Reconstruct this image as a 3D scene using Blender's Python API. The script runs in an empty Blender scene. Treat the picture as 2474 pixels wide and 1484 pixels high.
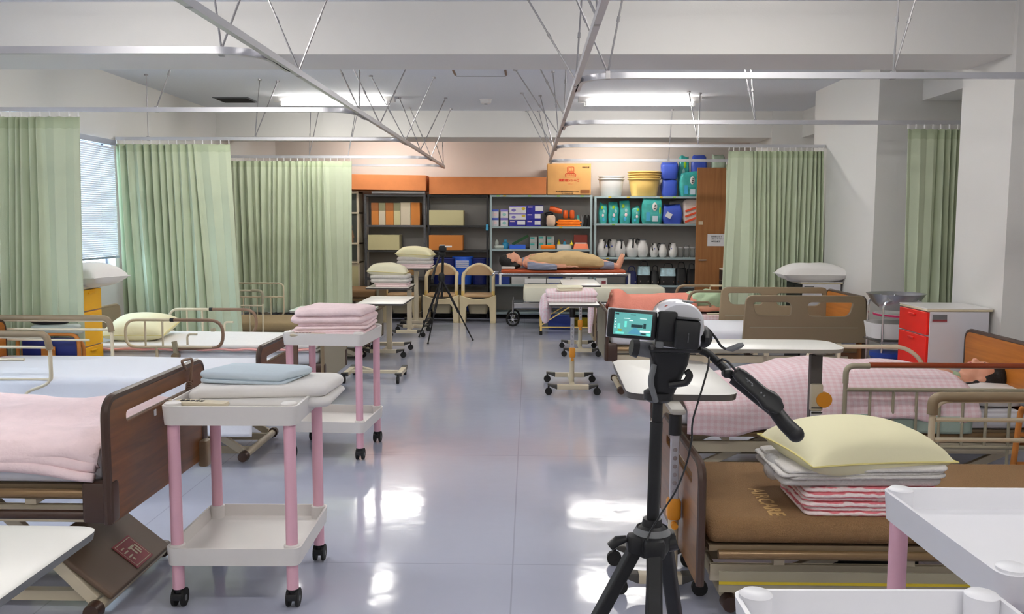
import bpy, bmesh, math, random
from mathutils import Vector, Matrix, noise
PI = math.pi
random.seed(7)
S = bpy.context.scene
COL = S.collection

# ---------------------------------------------------------------- camera
cam_d = bpy.data.cameras.new('camera')
cam = bpy.data.objects.new('camera', cam_d)
COL.objects.link(cam)
cam_d.sensor_width = 36.0
cam_d.lens = 2150.0 / 2474.0 * 36.0
cam_d.clip_start = 0.05
cam_d.clip_end = 100
_r = Vector((0.9998049, 0.0194413, 0.0034839))
_u = Vector((-0.0053316, 0.0958178, 0.9953846))
_f = Vector((-0.0190177, 0.9952090, -0.0959028))
cam.matrix_world = Matrix(((_r.x, _u.x, -_f.x, 0), (_r.y, _u.y, -_f.y, 0), (_r.z, _u.z, -_f.z, 1.5), (0, 0, 0, 1)))
S.camera = cam
# ---------------------------------------------------------------- view, world
S.view_settings.view_transform = 'Standard'
S.view_settings.look = 'None'
S.view_settings.gamma = 1
S.view_settings.use_curve_mapping = False
S.view_settings.exposure = 0.42
wd = bpy.data.worlds.new('daylight')
S.world = wd
wd.use_nodes = True
bg = wd.node_tree.nodes['Background']
bg.inputs[0].default_value = (0.62, 0.82, 1.0, 1)
bg.inputs[1].default_value = 11.0
LAMP = 44.0          # strength of the fluorescent tubes

# ---------------------------------------------------------------- materials
def lin(c):
    return tuple((v / 255 / 12.92) if v / 255 <= 0.04045 else ((v / 255 + 0.055) / 1.055) ** 2.4 for v in c)
def mat(name, rgb, rough=0.5, metal=0.0, var=0.0, scale=8.0, bump=0.0, bscale=60.0, coat=0.0, trans=0.0, emit=0.0, alpha=1.0, sss=0.0, spec=0.5, sheen=0.0):
    m = bpy.data.materials.new(name); m.use_nodes = True
    nt = m.node_tree; b = nt.nodes['Principled BSDF']
    c = lin(rgb)
    b.inputs['Base Color'].default_value = (*c, 1)
    b.inputs['Roughness'].default_value = rough
    b.inputs['Metallic'].default_value = metal
    b.inputs['Specular IOR Level'].default_value = spec
    if coat: b.inputs['Coat Weight'].default_value = coat; b.inputs['Coat Roughness'].default_value = 0.08
    if trans: b.inputs['Transmission Weight'].default_value = trans
    if alpha < 1: b.inputs['Alpha'].default_value = alpha
    if sheen: b.inputs['Sheen Weight'].default_value = sheen
    if sss: b.inputs['Subsurface Weight'].default_value = sss; b.inputs['Subsurface Scale'].default_value = 0.01
    if emit:
        b.inputs['Emission Color'].default_value = (*c, 1); b.inputs['Emission Strength'].default_value = emit
    if var or bump:
        tc = nt.nodes.new('ShaderNodeTexCoord')
    if var:
        n = nt.nodes.new('ShaderNodeTexNoise'); n.inputs['Scale'].default_value = scale; n.inputs['Detail'].default_value = 4
        nt.links.new(tc.outputs['Object'], n.inputs['Vector'])
        r = nt.nodes.new('ShaderNodeValToRGB')
        r.color_ramp.elements[0].color = (*[v * (1 - var) for v in c], 1)
        r.color_ramp.elements[1].color = (*[min(1, v * (1 + var)) for v in c], 1)
        r.color_ramp.elements[0].position = 0.3; r.color_ramp.elements[1].position = 0.7
        nt.links.new(n.outputs['Fac'], r.inputs['Fac']); nt.links.new(r.outputs['Color'], b.inputs['Base Color'])
    if bump:
        n2 = nt.nodes.new('ShaderNodeTexNoise'); n2.inputs['Scale'].default_value = bscale; n2.inputs['Detail'].default_value = 3
        nt.links.new(tc.outputs['Object'], n2.inputs['Vector'])
        bp = nt.nodes.new('ShaderNodeBump'); bp.inputs['Strength'].default_value = bump; bp.inputs['Distance'].default_value = 0.01
        nt.links.new(n2.outputs['Fac'], bp.inputs['Height']); nt.links.new(bp.outputs['Normal'], b.inputs['Normal'])
    return m
def wood(name, rgb, rgb2, rough=0.35, axis=2, sc=6.0):
    m = mat(name, rgb, rough); nt = m.node_tree; b = nt.nodes['Principled BSDF']
    tc = nt.nodes.new('ShaderNodeTexCoord'); mp = nt.nodes.new('ShaderNodeMapping')
    s = [sc * 6] * 3; s[axis] = sc * 0.35
    mp.inputs['Scale'].default_value = s
    n = nt.nodes.new('ShaderNodeTexNoise'); n.inputs['Scale'].default_value = 1.0; n.inputs['Detail'].default_value = 5; n.inputs['Distortion'].default_value = 0.6
    r = nt.nodes.new('ShaderNodeValToRGB')
    r.color_ramp.elements[0].color = (*lin(rgb), 1); r.color_ramp.elements[1].color = (*lin(rgb2), 1)
    r.color_ramp.elements[0].position = 0.3; r.color_ramp.elements[1].position = 0.72
    nt.links.new(tc.outputs['Object'], mp.inputs['Vector']); nt.links.new(mp.outputs['Vector'], n.inputs['Vector'])
    nt.links.new(n.outputs['Fac'], r.inputs['Fac']); nt.links.new(r.outputs['Color'], b.inputs['Base Color'])
    return m
def check(name, c1, c2, sc=28.0, rough=0.9, white=None):
    """gingham: two crossed stripe sets mixed"""
    m = mat(name, c1, rough, bump=0.25, bscale=180); nt = m.node_tree; b = nt.nodes['Principled BSDF']
    tc = nt.nodes.new('ShaderNodeTexCoord'); sp = nt.nodes.new('ShaderNodeSeparateXYZ')
    nt.links.new(tc.outputs['Object'], sp.inputs[0])
    outs = []
    for ax in ('X', 'Y'):
        mu = nt.nodes.new('ShaderNodeMath'); mu.operation = 'MULTIPLY'; mu.inputs[1].default_value = sc
        fr = nt.nodes.new('ShaderNodeMath'); fr.operation = 'FRACT'
        gt = nt.nodes.new('ShaderNodeMath'); gt.operation = 'GREATER_THAN'; gt.inputs[1].default_value = 0.5
        src = sp.outputs[ax]
        if ax == 'Y':
            ad = nt.nodes.new('ShaderNodeMath'); ad.operation = 'ADD'
            nt.links.new(sp.outputs['Y'], ad.inputs[0]); nt.links.new(sp.outputs['Z'], ad.inputs[1]); src = ad.outputs[0]
        nt.links.new(src, mu.inputs[0]); nt.links.new(mu.outputs[0], fr.inputs[0]); nt.links.new(fr.outputs[0], gt.inputs[0]); outs.append(gt)
    ad = nt.nodes.new('ShaderNodeMath'); ad.operation = 'ADD'; nt.links.new(outs[0].outputs[0], ad.inputs[0]); nt.links.new(outs[1].outputs[0], ad.inputs[1])
    hf = nt.nodes.new('ShaderNodeMath'); hf.operation = 'MULTIPLY'; hf.inputs[1].default_value = 0.5; nt.links.new(ad.outputs[0], hf.inputs[0])
    mx = nt.nodes.new('ShaderNodeMix'); mx.data_type = 'RGBA'
    mx.inputs[6].default_value = (*lin(c1), 1); mx.inputs[7].default_value = (*lin(c2), 1)
    nt.links.new(hf.outputs[0], mx.inputs[0]); nt.links.new(mx.outputs[2], b.inputs['Base Color'])
    return m

M = {}
M['wall'] = mat('painted wall', (226, 224, 220), 0.75, bump=0.06, bscale=120)
M['wall_far'] = mat('wall with warm bounce tint', (218, 208, 200), 0.75, bump=0.06, bscale=120)  # back wall: same paint, warm light reflected onto it is put into the colour
M['ceil'] = mat('ceiling board', (226, 229, 236), 0.85, var=0.03, scale=60, bump=0.12, bscale=90)
M['green'] = mat('green curtain cloth', (198, 208, 180), 0.85, var=0.04, scale=3, bump=0.1, bscale=220, sheen=0.2)
M['green_hem'] = mat('green curtain header tape', (184, 196, 164), 0.85)
M['alu'] = mat('aluminium track', (205, 205, 210), 0.32, 0.75)
M['chrome'] = mat('chrome', (215, 215, 218), 0.15, 1.0)
M['rod'] = mat('steel rod', (165, 163, 165), 0.35, 0.7)
M['cart'] = mat('off white cart plastic', (236, 232, 228), 0.4, spec=0.5)
M['cartw'] = mat('white cart plastic', (238, 238, 243), 0.35)
M['pinkleg'] = mat('pink plastic tube', (240, 188, 204), 0.45)
M['black'] = mat('black plastic', (18, 18, 20), 0.4)
M['blackm'] = mat('matt black', (10, 11, 15), 0.55)
M['rubber'] = mat('black rubber', (22, 22, 22), 0.7)
M['grey'] = mat('grey plastic', (110, 112, 115), 0.5)
M['wood_bed'] = wood('bed board walnut', (92, 54, 18), (128, 78, 32), 0.35, 1)
M['bedtrim'] = mat('dark brown board trim', (66, 46, 36), 0.35)
M['wood_or'] = wood('orange wood board', (170, 100, 34), (196, 122, 48), 0.4, 1)
M['khaki'] = mat('khaki plastic', (140, 122, 96), 0.5)
M['khaki2'] = mat('grey khaki plastic', (158, 150, 128), 0.5)
M['cream'] = mat('cream painted steel', (214, 202, 176), 0.4)
M['bronze'] = mat('bronze lacquered tube', (134, 108, 74), 0.3, 0.35)
M['brownm'] = mat('brown mattress mesh cloth', (148, 114, 76), 0.9, bump=0.8, bscale=260, var=0.12, scale=200)
M['sheet'] = mat('white sheet', (232, 234, 242), 0.9, bump=0.5, bscale=9)
M['sheet2'] = mat('warm white sheet', (238, 235, 232), 0.9, bump=0.4, bscale=12)
M['bluesheet'] = mat('pale blue folded sheet', (206, 220, 230), 0.9, bump=0.3, bscale=20)
M['pink'] = mat('pale pink towelling', (248, 224, 226), 0.95, var=0.04, scale=14, bump=0.5, bscale=40)
M['pink2'] = mat('pink blanket edge', (238, 176, 172), 0.95, bump=0.4, bscale=60)
M['gingham'] = check('pink gingham', (244, 224, 228), (236, 202, 208), 26)
M['ging2'] = check('pink fine gingham', (244, 230, 234), (240, 208, 216), 34)
M['peach'] = mat('salmon blanket', (232, 146, 128), 0.95, bump=0.4, bscale=50)
M['tan'] = mat('tan blanket', (206, 178, 132), 0.95, bump=0.3, bscale=30)
M['gown'] = mat('pale green gown', (178, 200, 166), 0.9, bump=0.5, bscale=25)
M['pjs'] = mat('blue grey pyjamas', (140, 146, 168), 0.9, bump=0.3, bscale=30)
M['skin'] = mat('mannequin skin vinyl', (230, 170, 142), 0.5, sss=0.1)
M['hair'] = mat('black hair', (14, 12, 12), 0.6, bump=0.6, bscale=80)
M['creamcl'] = mat('cream pillow cloth', (240, 234, 196), 0.9, bump=0.3, bscale=10)
M['creamcl2'] = mat('ivory pillow cloth', (236, 232, 206), 0.9, bump=0.3, bscale=12)
M['piping'] = mat('yellow piping', (226, 214, 140), 0.8)
M['towelw'] = mat('greyish white towelling', (214, 210, 206), 0.95, bump=0.7, bscale=70)
M['topw'] = mat('white laminate', (232, 230, 224), 0.35)
M['edge'] = mat('dark table edging', (86, 82, 80), 0.45)
M['edgel'] = mat('pale under tray', (168, 164, 156), 0.5)
M['knob'] = mat('orange knob', (226, 150, 40), 0.4)
M['yellow'] = mat('yellow laminate', (250, 186, 4), 0.5)
M['red'] = mat('red laminate', (226, 22, 8), 0.4)
M['lockw'] = mat('white locker side', (214, 212, 218), 0.45)
M['tube'] = mat('fluorescent tube', (255, 252, 246), 0.5, emit=LAMP)
M['rack'] = mat('dark grey steel rack', (84, 84, 88), 0.45, 0.2)
M['rackbk'] = mat('dark rack post', (36, 36, 38), 0.45, 0.2)
M['rackpan'] = mat('grey steel back panel', (158, 154, 150), 0.6)
M['steelb'] = mat('pale blue grey steel shelf', (164, 184, 188), 0.4)
M['card'] = mat('orange brown cardboard', (204, 126, 74), 0.8, var=0.05)
M['card2'] = mat('tan cardboard', (214, 160, 96), 0.8, var=0.04)
M['cardor'] = mat('orange file box', (196, 122, 50), 0.7)
M['beige'] = mat('beige box', (200, 192, 148), 0.7)
M['beige2'] = mat('pale beige box', (208, 196, 172), 0.7)
M['plastw'] = mat('white plastic', (232, 230, 228), 0.35)
M['plasty'] = mat('yellow plastic basin', (244, 206, 122), 0.35)
M['blue'] = mat('blue plastic sack', (62, 88, 190), 0.35, bump=0.5, bscale=12)
M['blued'] = mat('blue plastic', (28, 60, 150), 0.4)
M['navy'] = mat('navy cloth', (24, 32, 84), 0.7)
M['deepblue'] = mat('deep blue carton', (28, 26, 150), 0.5)
M['teal'] = mat('teal plastic wrap', (60, 166, 160), 0.3, var=0.2, scale=14, bump=0.5, bscale=14)
M['tealp'] = mat('teal pack print', (150, 200, 196), 0.4)
M['green2'] = mat('dark green folder', (20, 86, 34), 0.5)
M['lime'] = mat('lime plastic', (150, 200, 30), 0.5)
M['skyb'] = mat('sky blue plastic', (70, 170, 214), 0.45)
M['orange'] = mat('orange cloth', (255, 132, 20), 0.8)
M['orangep'] = mat('orange plastic', (222, 92, 26), 0.4)
M['coral'] = mat('coral plastic', (240, 128, 86), 0.45)
M['purple'] = mat('lilac carton print', (126, 116, 196), 0.6)
M['magenta'] = mat('magenta trim', (196, 40, 96), 0.5)
M['glass'] = mat('clear glass', (235, 240, 240), 0.05, trans=0.9, alpha=0.45)
M['door'] = wood('brown door veneer', (142, 92, 48), (164, 110, 62), 0.45, 2, 5)
M['paper'] = mat('white paper', (226, 226, 230), 0.8)
M['ink'] = mat('black print', (30, 28, 30), 0.8)
M['inkr'] = mat('red print', (214, 52, 30), 0.8)
M['tape'] = mat('green sticker', (150, 200, 90), 0.7)
M['comm'] = mat('beige moulded plastic', (222, 206, 168), 0.45)
M['commc'] = mat('tan vinyl pad', (196, 164, 124), 0.5)
M['commy'] = mat('yellowish plastic tube', (226, 196, 118), 0.4)
M['dark'] = mat('dark interior', (26, 24, 24), 0.8)
M['vinylor'] = mat('orange brown vinyl pad', (176, 76, 34), 0.4)
M['couch'] = mat('ivory vinyl', (222, 220, 200), 0.45)
M['steel'] = mat('stainless steel', (190, 190, 192), 0.25, 0.9)
M['label_r'] = mat('dull red label', (140, 52, 60), 0.6)
M['grip'] = mat('brown grip', (132, 104, 84), 0.5)
M['blind'] = mat('white blind slat', (226, 228, 234), 0.5)
M['winframe'] = mat('grey window frame', (150, 156, 170), 0.4, 0.3)
M['yellowst'] = mat('yellow stripe', (206, 180, 40), 0.6)
M['flower'] = mat('blue flowered bag cloth', (190, 222, 232), 0.7, var=0.25, scale=18)
M['camw'] = mat('glossy white casing', (232, 232, 238), 0.2, coat=0.5)
M['darkgreen'] = mat('dark green glass', (46, 56, 40), 0.2)
M['brownleaf'] = mat('brown figure', (176, 112, 50), 0.7)

# floor: glossy blue grey vinyl with faint tile joints and waviness
def floor_mat():
    m = bpy.data.materials.new('blue grey vinyl floor'); m.use_nodes = True
    nt = m.node_tree; b = nt.nodes['Principled BSDF']
    tc = nt.nodes.new('ShaderNodeTexCoord')
    n = nt.nodes.new('ShaderNodeTexNoise'); n.inputs['Scale'].default_value = 1.4; n.inputs['Detail'].default_value = 5
    r = nt.nodes.new('ShaderNodeValToRGB')
    r.color_ramp.elements[0].color = (*lin((178, 182, 200)), 1); r.color_ramp.elements[1].color = (*lin((192, 196, 214)), 1)
    nt.links.new(tc.outputs['Object'], n.inputs['Vector']); nt.links.new(n.outputs['Fac'], r.inputs['Fac'])
    br = nt.nodes.new('ShaderNodeTexBrick'); br.offset = 0.0
    br.inputs['Scale'].default_value = 1.0; br.inputs['Mortar Size'].default_value = 0.0035; br.inputs['Brick Width'].default_value = 1.82; br.inputs['Row Height'].default_value = 1.82
    br.inputs['Color1'].default_value = (1, 1, 1, 1); br.inputs['Color2'].default_value = (1, 1, 1, 1); br.inputs['Mortar'].default_value = (0.8, 0.8, 0.8, 1)
    nt.links.new(tc.outputs['Object'], br.inputs['Vector'])
    mx = nt.nodes.new('ShaderNodeMix'); mx.data_type = 'RGBA'; mx.blend_type = 'MULTIPLY'; mx.inputs[0].default_value = 1
    nt.links.new(r.outputs['Color'], mx.inputs[6]); nt.links.new(br.outputs['Color'], mx.inputs[7]); nt.links.new(mx.outputs[2], b.inputs['Base Color'])
    b.inputs['Roughness'].default_value = 0.11
    b.inputs['Specular IOR Level'].default_value = 0.6
    n2 = nt.nodes.new('ShaderNodeTexNoise'); n2.inputs['Scale'].default_value = 7; n2.inputs['Detail'].default_value = 2
    bp = nt.nodes.new('ShaderNodeBump'); bp.inputs['Strength'].default_value = 0.10; bp.inputs['Distance'].default_value = 0.012
    nt.links.new(tc.outputs['Object'], n2.inputs['Vector']); nt.links.new(n2.outputs['Fac'], bp.inputs['Height']); nt.links.new(bp.outputs['Normal'], b.inputs['Normal'])
    return m
M['floor'] = floor_mat()

# ---------------------------------------------------------------- mesh builder
def fillet(pts, rad, n=6, closed=False):
    pts = [Vector(p) for p in pts]
    out = []
    N = len(pts)
    for i, p in enumerate(pts):
        if not closed and i in (0, N - 1):
            out.append(p); continue
        a, c = pts[(i - 1) % N], pts[(i + 1) % N]
        r = rad[i] if isinstance(rad, (list, tuple)) else rad
        d1, d2 = (a - p), (c - p)
        r = min(r, d1.length * 0.49, d2.length * 0.49)
        if r < 1e-5: out.append(p); continue
        s, e = p + d1.normalized() * r, p + d2.normalized() * r
        for k in range(n + 1):
            t = k / n
            out.append(s * (1 - t) ** 2 + p * 2 * t * (1 - t) + e * t ** 2)
    return out
def rrect(w, h, r, cx=0, cy=0, n=6):
    return [(p.x, p.y) for p in fillet([(cx - w / 2, cy - h / 2, 0), (cx + w / 2, cy - h / 2, 0), (cx + w / 2, cy + h / 2, 0), (cx - w / 2, cy + h / 2, 0)], r, n, True)]

class MB:
    def __init__(s): s.v = []; s.f = []; s.m = []; s.cur = 0
    def slot(s, i): s.cur = i; return s
    def add(s, vs, fs):
        o = len(s.v); s.v += [Vector(v) for v in vs]
        for f in fs: s.f.append([o + i for i in f]); s.m.append(s.cur)
        return s
    def box(s, x0, x1, y0, y1, z0, z1):
        return s.add([(x0, y0, z0), (x1, y0, z0), (x1, y1, z0), (x0, y1, z0), (x0, y0, z1), (x1, y0, z1), (x1, y1, z1), (x0, y1, z1)],
                     [(0, 3, 2, 1), (4, 5, 6, 7), (0, 1, 5, 4), (1, 2, 6, 5), (2, 3, 7, 6), (3, 0, 4, 7)])
    def hexa(s, b, t):
        return s.add(list(b) + list(t), [(0, 3, 2, 1), (4, 5, 6, 7), (0, 1, 5, 4), (1, 2, 6, 5), (2, 3, 7, 6), (3, 0, 4, 7)])
    def bar(s, p0, p1, w, h, up=(0, 0, 1)):
        p0, p1 = Vector(p0), Vector(p1); d = (p1 - p0).normalized(); u = Vector(up)
        a = d.cross(u)
        if a.length < 1e-4: a = d.cross(Vector((0, 1, 0)))
        a.normalize(); b = a.cross(d).normalized()
        a *= w / 2; b *= h / 2
        return s.hexa([p0 - a - b, p0 + a - b, p0 + a + b, p0 - a + b], [p1 - a - b, p1 + a - b, p1 + a + b, p1 - a + b])
    def tube(s, pts, r, n=10, closed=False, caps=True):
        pts = [Vector(p) for p in pts]; N = len(pts)
        rs = r if isinstance(r, (list, tuple)) else [r] * N
        rings = []; prev = None
        for i, p in enumerate(pts):
            if closed: t = (pts[(i + 1) % N] - pts[(i - 1) % N])
            else: t = (pts[min(i + 1, N - 1)] - pts[max(i - 1, 0)])
            t = t.normalized() if t.length > 1e-9 else Vector((0, 0, 1))
            if prev is None:
                a = t.orthogonal().normalized()
            else:
                a = prev - t * prev.dot(t)
                a = a.normalized() if a.length > 1e-6 else t.orthogonal().normalized()
            prev = a; b = t.cross(a)
            rings.append([p + (a * math.cos(2 * PI * k / n) + b * math.sin(2 * PI * k / n)) * rs[i] for k in range(n)])
        vs = [v for rg in rings for v in rg]; fs = []
        for i in range(N if closed else N - 1):
            j = (i + 1) % N
            for k in range(n):
                l = (k + 1) % n
                fs.append((i * n + k, i * n + l, j * n + l, j * n + k))
        if caps and not closed:
            fs.append(tuple(range(n))[::-1]); fs.append(tuple((N - 1) * n + k for k in range(n)))
        return s.add(vs, fs)
    def cyl(s, p0, p1, r, r2=None, n=16):
        return s.tube([p0, p1], [r, r if r2 is None else r2], n)
    def lathe(s, prof, c=(0, 0, 0), n=24, sx=1, sy=1, cap=True):
        vs = []; fs = []
        for (r, z) in prof:
            for k in range(n):
                a = 2 * PI * k / n
                vs.append((c[0] + r * math.cos(a) * sx, c[1] + r * math.sin(a) * sy, c[2] + z))
        for i in range(len(prof) - 1):
            for k in range(n):
                l = (k + 1) % n
                fs.append((i * n + k, i * n + l, (i + 1) * n + l, (i + 1) * n + k))
        if cap:
            fs.append(tuple(range(n))[::-1]); fs.append(tuple((len(prof) - 1) * n + k for k in range(n)))
        return s.add(vs, fs)
    def ell(s, c, rx, ry, rz, n=14, m=9):
        vs = []; fs = []
        for i in range(m + 1):
            th = PI * (i + 0.0001) / (m + 0.0002)
            for k in range(n):
                a = 2 * PI * k / n
                vs.append((c[0] + rx * math.sin(th) * math.cos(a), c[1] + ry * math.sin(th) * math.sin(a), c[2] - rz * math.cos(th)))
        for i in range(m):
            for k in range(n):
                l = (k + 1) % n
                fs.append((i * n + k, i * n + l, (i + 1) * n + l, (i + 1) * n + k))
        fs.append(tuple(range(n))[::-1]); fs.append(tuple(m * n + k for k in range(n)))
        return s.add(vs, fs)
    def loft(s, rings, closed=True, caps=True):
        n = len(rings[0]); vs = [v for r in rings for v in r]; fs = []
        for i in range(len(rings) - 1):
            for k in range(n if closed else n - 1):
                l = (k + 1) % n
                fs.append((i * n + k, i * n + l, (i + 1) * n + l, (i + 1) * n + k))
        if caps and closed:
            fs.append(tuple(range(n))[::-1]); fs.append(tuple((len(rings) - 1) * n + k for k in range(n)))
        return s.add(vs, fs)
    def grid(s, nx, ny, fn):
        vs = [fn(i / nx, j / ny) for j in range(ny + 1) for i in range(nx + 1)]
        fs = [(j * (nx + 1) + i, j * (nx + 1) + i + 1, (j + 1) * (nx + 1) + i + 1, (j + 1) * (nx + 1) + i) for j in range(ny) for i in range(nx)]
        return s.add(vs, fs)
    def rbox(s, x0, x1, y0, y1, z0, z1, r=0.02, n=4, puff=0.0):
        """box with rounded vertical edges and softened top and bottom"""
        cx, cy, w, d = (x0 + x1) / 2, (y0 + y1) / 2, x1 - x0, y1 - y0
        e = min(r, (z1 - z0) * 0.45, w * .45, d * .45)
        rings = []
        for t in (0, 0.5, 1):
            k = e * (1 - math.sin(t * PI / 2)); zz = z0 + e * (1 - math.cos(t * PI / 2))
            rings.append((k, zz))
        for t in (1, 0.5, 0):
            k = e * (1 - math.sin(t * PI / 2)); zz = z1 - e * (1 - math.cos(t * PI / 2))
            rings.append((k, zz))
        return s.loft([[(x, y, zz) for x, y in rrect(w - 2 * k, d - 2 * k, max(r, 0.002), cx, cy, n)] for k, zz in rings])
    def rot(s, a, axis='Z', c=(0, 0, 0), start=0):
        R = Matrix.Rotation(a, 3, axis); c = Vector(c)
        for i in range(start, len(s.v)): s.v[i] = R @ (s.v[i] - c) + c
        return s
    def move(s, d, start=0):
        d = Vector(d)
        for i in range(start, len(s.v)): s.v[i] = s.v[i] + d
        return s
    def build(s, name, m, parent=None, smooth=40, bevel=0.0, seg=2, world=False, sub=0, solid=0.0, remesh=0.0):
        me = bpy.data.meshes.new(name)
        vs = [Vector(v) for v in s.v]; loc = Vector((0, 0, 0))
        if parent is None:
            xs = [v.x for v in vs]; ys = [v.y for v in vs]; zs = [v.z for v in vs]
            loc = Vector(((min(xs) + max(xs)) / 2, (min(ys) + max(ys)) / 2, min(zs)))
            vs = [v - loc for v in vs]
        elif world:
            rt = parent
            while rt.parent: rt = rt.parent
            Mi = (Matrix.Translation(rt.location) @ rt.rotation_euler.to_matrix().to_4x4()).inverted()
            vs = [Mi @ v for v in vs]
        me.from_pydata(vs, [], s.f)
        mats = m if isinstance(m, (list, tuple)) else [m]
        for x in mats: me.materials.append(M[x] if isinstance(x, str) else x)
        if len(mats) > 1: me.polygons.foreach_set('material_index', s.m)
        bm = bmesh.new(); bm.from_mesh(me); bmesh.ops.recalc_face_normals(bm, faces=bm.faces); bm.to_mesh(me); bm.free()
        if smooth:
            me.polygons.foreach_set('use_smooth', [True] * len(me.polygons))
            if smooth < 180: me.set_sharp_from_angle(angle=math.radians(smooth))
        o = bpy.data.objects.new(name, me); COL.objects.link(o)
        o.location = loc
        if parent is not None: o.parent = parent
        if remesh:
            r = o.modifiers.new('r', 'REMESH'); r.mode = 'VOXEL'; r.voxel_size = remesh; r.use_smooth_shade = True
            sm = o.modifiers.new('s', 'SMOOTH'); sm.iterations = 6; sm.factor = 0.5
        if solid:
            q = o.modifiers.new('t', 'SOLIDIFY'); q.thickness = solid; q.offset = 0
        if bevel:
            b = o.modifiers.new('b', 'BEVEL'); b.width = bevel; b.segments = seg; b.limit_method = 'ANGLE'; b.angle_limit = math.radians(35); b.harden_normals = True
        if sub:
            q = o.modifiers.new('d', 'SUBSURF'); q.levels = sub; q.render_levels = sub
        return o

def plate(name, loops, thick, m, parent=None, bev=0.0, plane='XZ', off=(0, 0, 0), flip=1):
    """flat plate from closed 2D outlines (holes allowed), made through a filled curve"""
    cu = bpy.data.curves.new('c', 'CURVE'); cu.dimensions = '2D'; cu.fill_mode = 'BOTH'
    cu.extrude = max(0.0001, thick / 2 - bev); cu.bevel_depth = bev; cu.bevel_resolution = 1
    for lp in loops:
        sp = cu.splines.new('POLY'); sp.points.add(len(lp) - 1); sp.use_cyclic_u = True
        for i, p in enumerate(lp): sp.points[i].co = (p[0], p[1], 0, 1)
    ob = bpy.data.objects.new('c', cu)
    me = bpy.data.meshes.new_from_object(ob)
    bpy.data.objects.remove(ob); bpy.data.curves.remove(cu)
    b = MB()
    off = Vector(off)
    for v in me.vertices:
        x, y, z = v.co
        if plane == 'XZ': q = (x, z * flip, y)
        elif plane == 'YZ': q = (z * flip, x, y)
        else: q = (x, y, z)
        b.v.append(Vector(q) + off)
    b.f = [list(p.vertices) for p in me.polygons]; b.m = [0] * len(b.f)
    bpy.data.meshes.remove(me)
    return b.build(name, m, parent, smooth=35)
def text_mb(txt, size, c, plane='XZ', thick=0.001, bold=0.0):
    cu = bpy.data.curves.new('t', 'FONT'); cu.body = txt; cu.size = size; cu.align_x = 'CENTER'; cu.align_y = 'CENTER'; cu.extrude = thick; cu.offset = bold
    cu.resolution_u = 2
    ob = bpy.data.objects.new('t', cu); me = bpy.data.meshes.new_from_object(ob)
    bpy.data.objects.remove(ob); bpy.data.curves.remove(cu)
    b = MB(); c = Vector(c)
    for v in me.vertices:
        x, y, z = v.co
        q = {'XZ': (x, -z, y), 'YZ': (z, y and -x or -x, y), 'XY': (x, y, z), 'YZ+': (z, x, y)}[plane]
        b.v.append(Vector(q) + c)
    b.f = [list(p.vertices) for p in me.polygons]; b.m = [0] * len(b.f)
    bpy.data.meshes.remove(me)
    return b
def tag(o, label, cat, group=None, kind=None):
    if label: o['label'] = label
    if cat: o['category'] = cat
    if group: o['group'] = group
    if kind: o['kind'] = kind
    return o
def thing(name, label, cat, loc=(0, 0, 0), rz=0.0, group=None):
    o = bpy.data.objects.new(name, None); COL.objects.link(o)
    o.location = loc; o.rotation_euler = (0, 0, rz); o.empty_display_size = 0.1
    return tag(o, label, cat, group)
def struct(o): o['kind'] = 'structure'; return o
def copy_tree(o, parent=None):
    c = o.copy(); COL.objects.link(c)
    if parent is not None: c.parent = parent
    for ch in list(o.children): copy_tree(ch, c)
    return c
def dup(o, loc, rz=None, label=None, group=None):
    c = copy_tree(o); c.location = loc
    if rz is not None: c.rotation_euler = (0, 0, rz)
    if label: c['label'] = label
    if group: c['group'] = group
    return c
M['coverbrown'] = mat('dull brown cover', (104, 84, 66), .5)
M['woodgrip'] = mat('red brown lacquered grip', (136, 56, 22), .35)
M['khakim'] = mat('khaki mattress cloth', (158, 138, 104), .9, bump=.5, bscale=200)
M['clearbag'] = mat('clear crumpled film', (214, 214, 214), .12, alpha=.55, bump=.8, bscale=30)
def terry_mat():
    m = mat('striped terry', (246, 230, 228), .95, bump=.6, bscale=90); nt = m.node_tree; b = nt.nodes['Principled BSDF']
    tc = nt.nodes.new('ShaderNodeTexCoord'); w = nt.nodes.new('ShaderNodeTexWave'); w.bands_direction = 'Z'; w.inputs['Scale'].default_value = 17; w.inputs['Distortion'].default_value = 3.5; w.inputs['Detail'].default_value = 2
    r = nt.nodes.new('ShaderNodeValToRGB'); r.color_ramp.elements[0].color = (*lin((232, 130, 140)), 1); r.color_ramp.elements[1].color = (*lin((248, 232, 230)), 1)
    r.color_ramp.elements[0].position = .12; r.color_ramp.elements[1].position = .42
    nt.links.new(tc.outputs['Object'], w.inputs['Vector']); nt.links.new(w.outputs['Fac'], r.inputs['Fac']); nt.links.new(r.outputs['Color'], b.inputs['Base Color'])
    return m
M['terry'] = terry_mat()
M['edgearm'] = mat('dark grey plastic arm', (66, 64, 60), .5)
M['creamtop'] = mat('cream laminate top', (222, 210, 178), .4)
M['navyb'] = mat('dark blue vinyl', (18, 34, 110), .45)
M['gown2'] = mat('grey green cloth', (196, 204, 196), .9)
M['palegreen'] = mat('pale greenish laminate', (220, 228, 212), .4)
M['olived'] = mat('olive grey flap', (128, 126, 96), .7)
M['browned'] = mat('brown flap', (140, 84, 36), .7)
M['tanbag'] = mat('cream pink cloth', (218, 190, 168), .9, var=.1, scale=12)
M['blueb'] = mat('bright blue plastic', (40, 100, 220), .45)
M['greybox'] = mat('grey carton', (168, 176, 174), .7)
M['yellowp'] = mat('bright yellow plastic', (236, 214, 40), .4)
M['redlid'] = mat('dark red plastic', (150, 46, 24), .4)
M['greenpk'] = mat('pale green print film', (186, 206, 186), .4, var=.2, scale=10, bump=.4, bscale=14)
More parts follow.
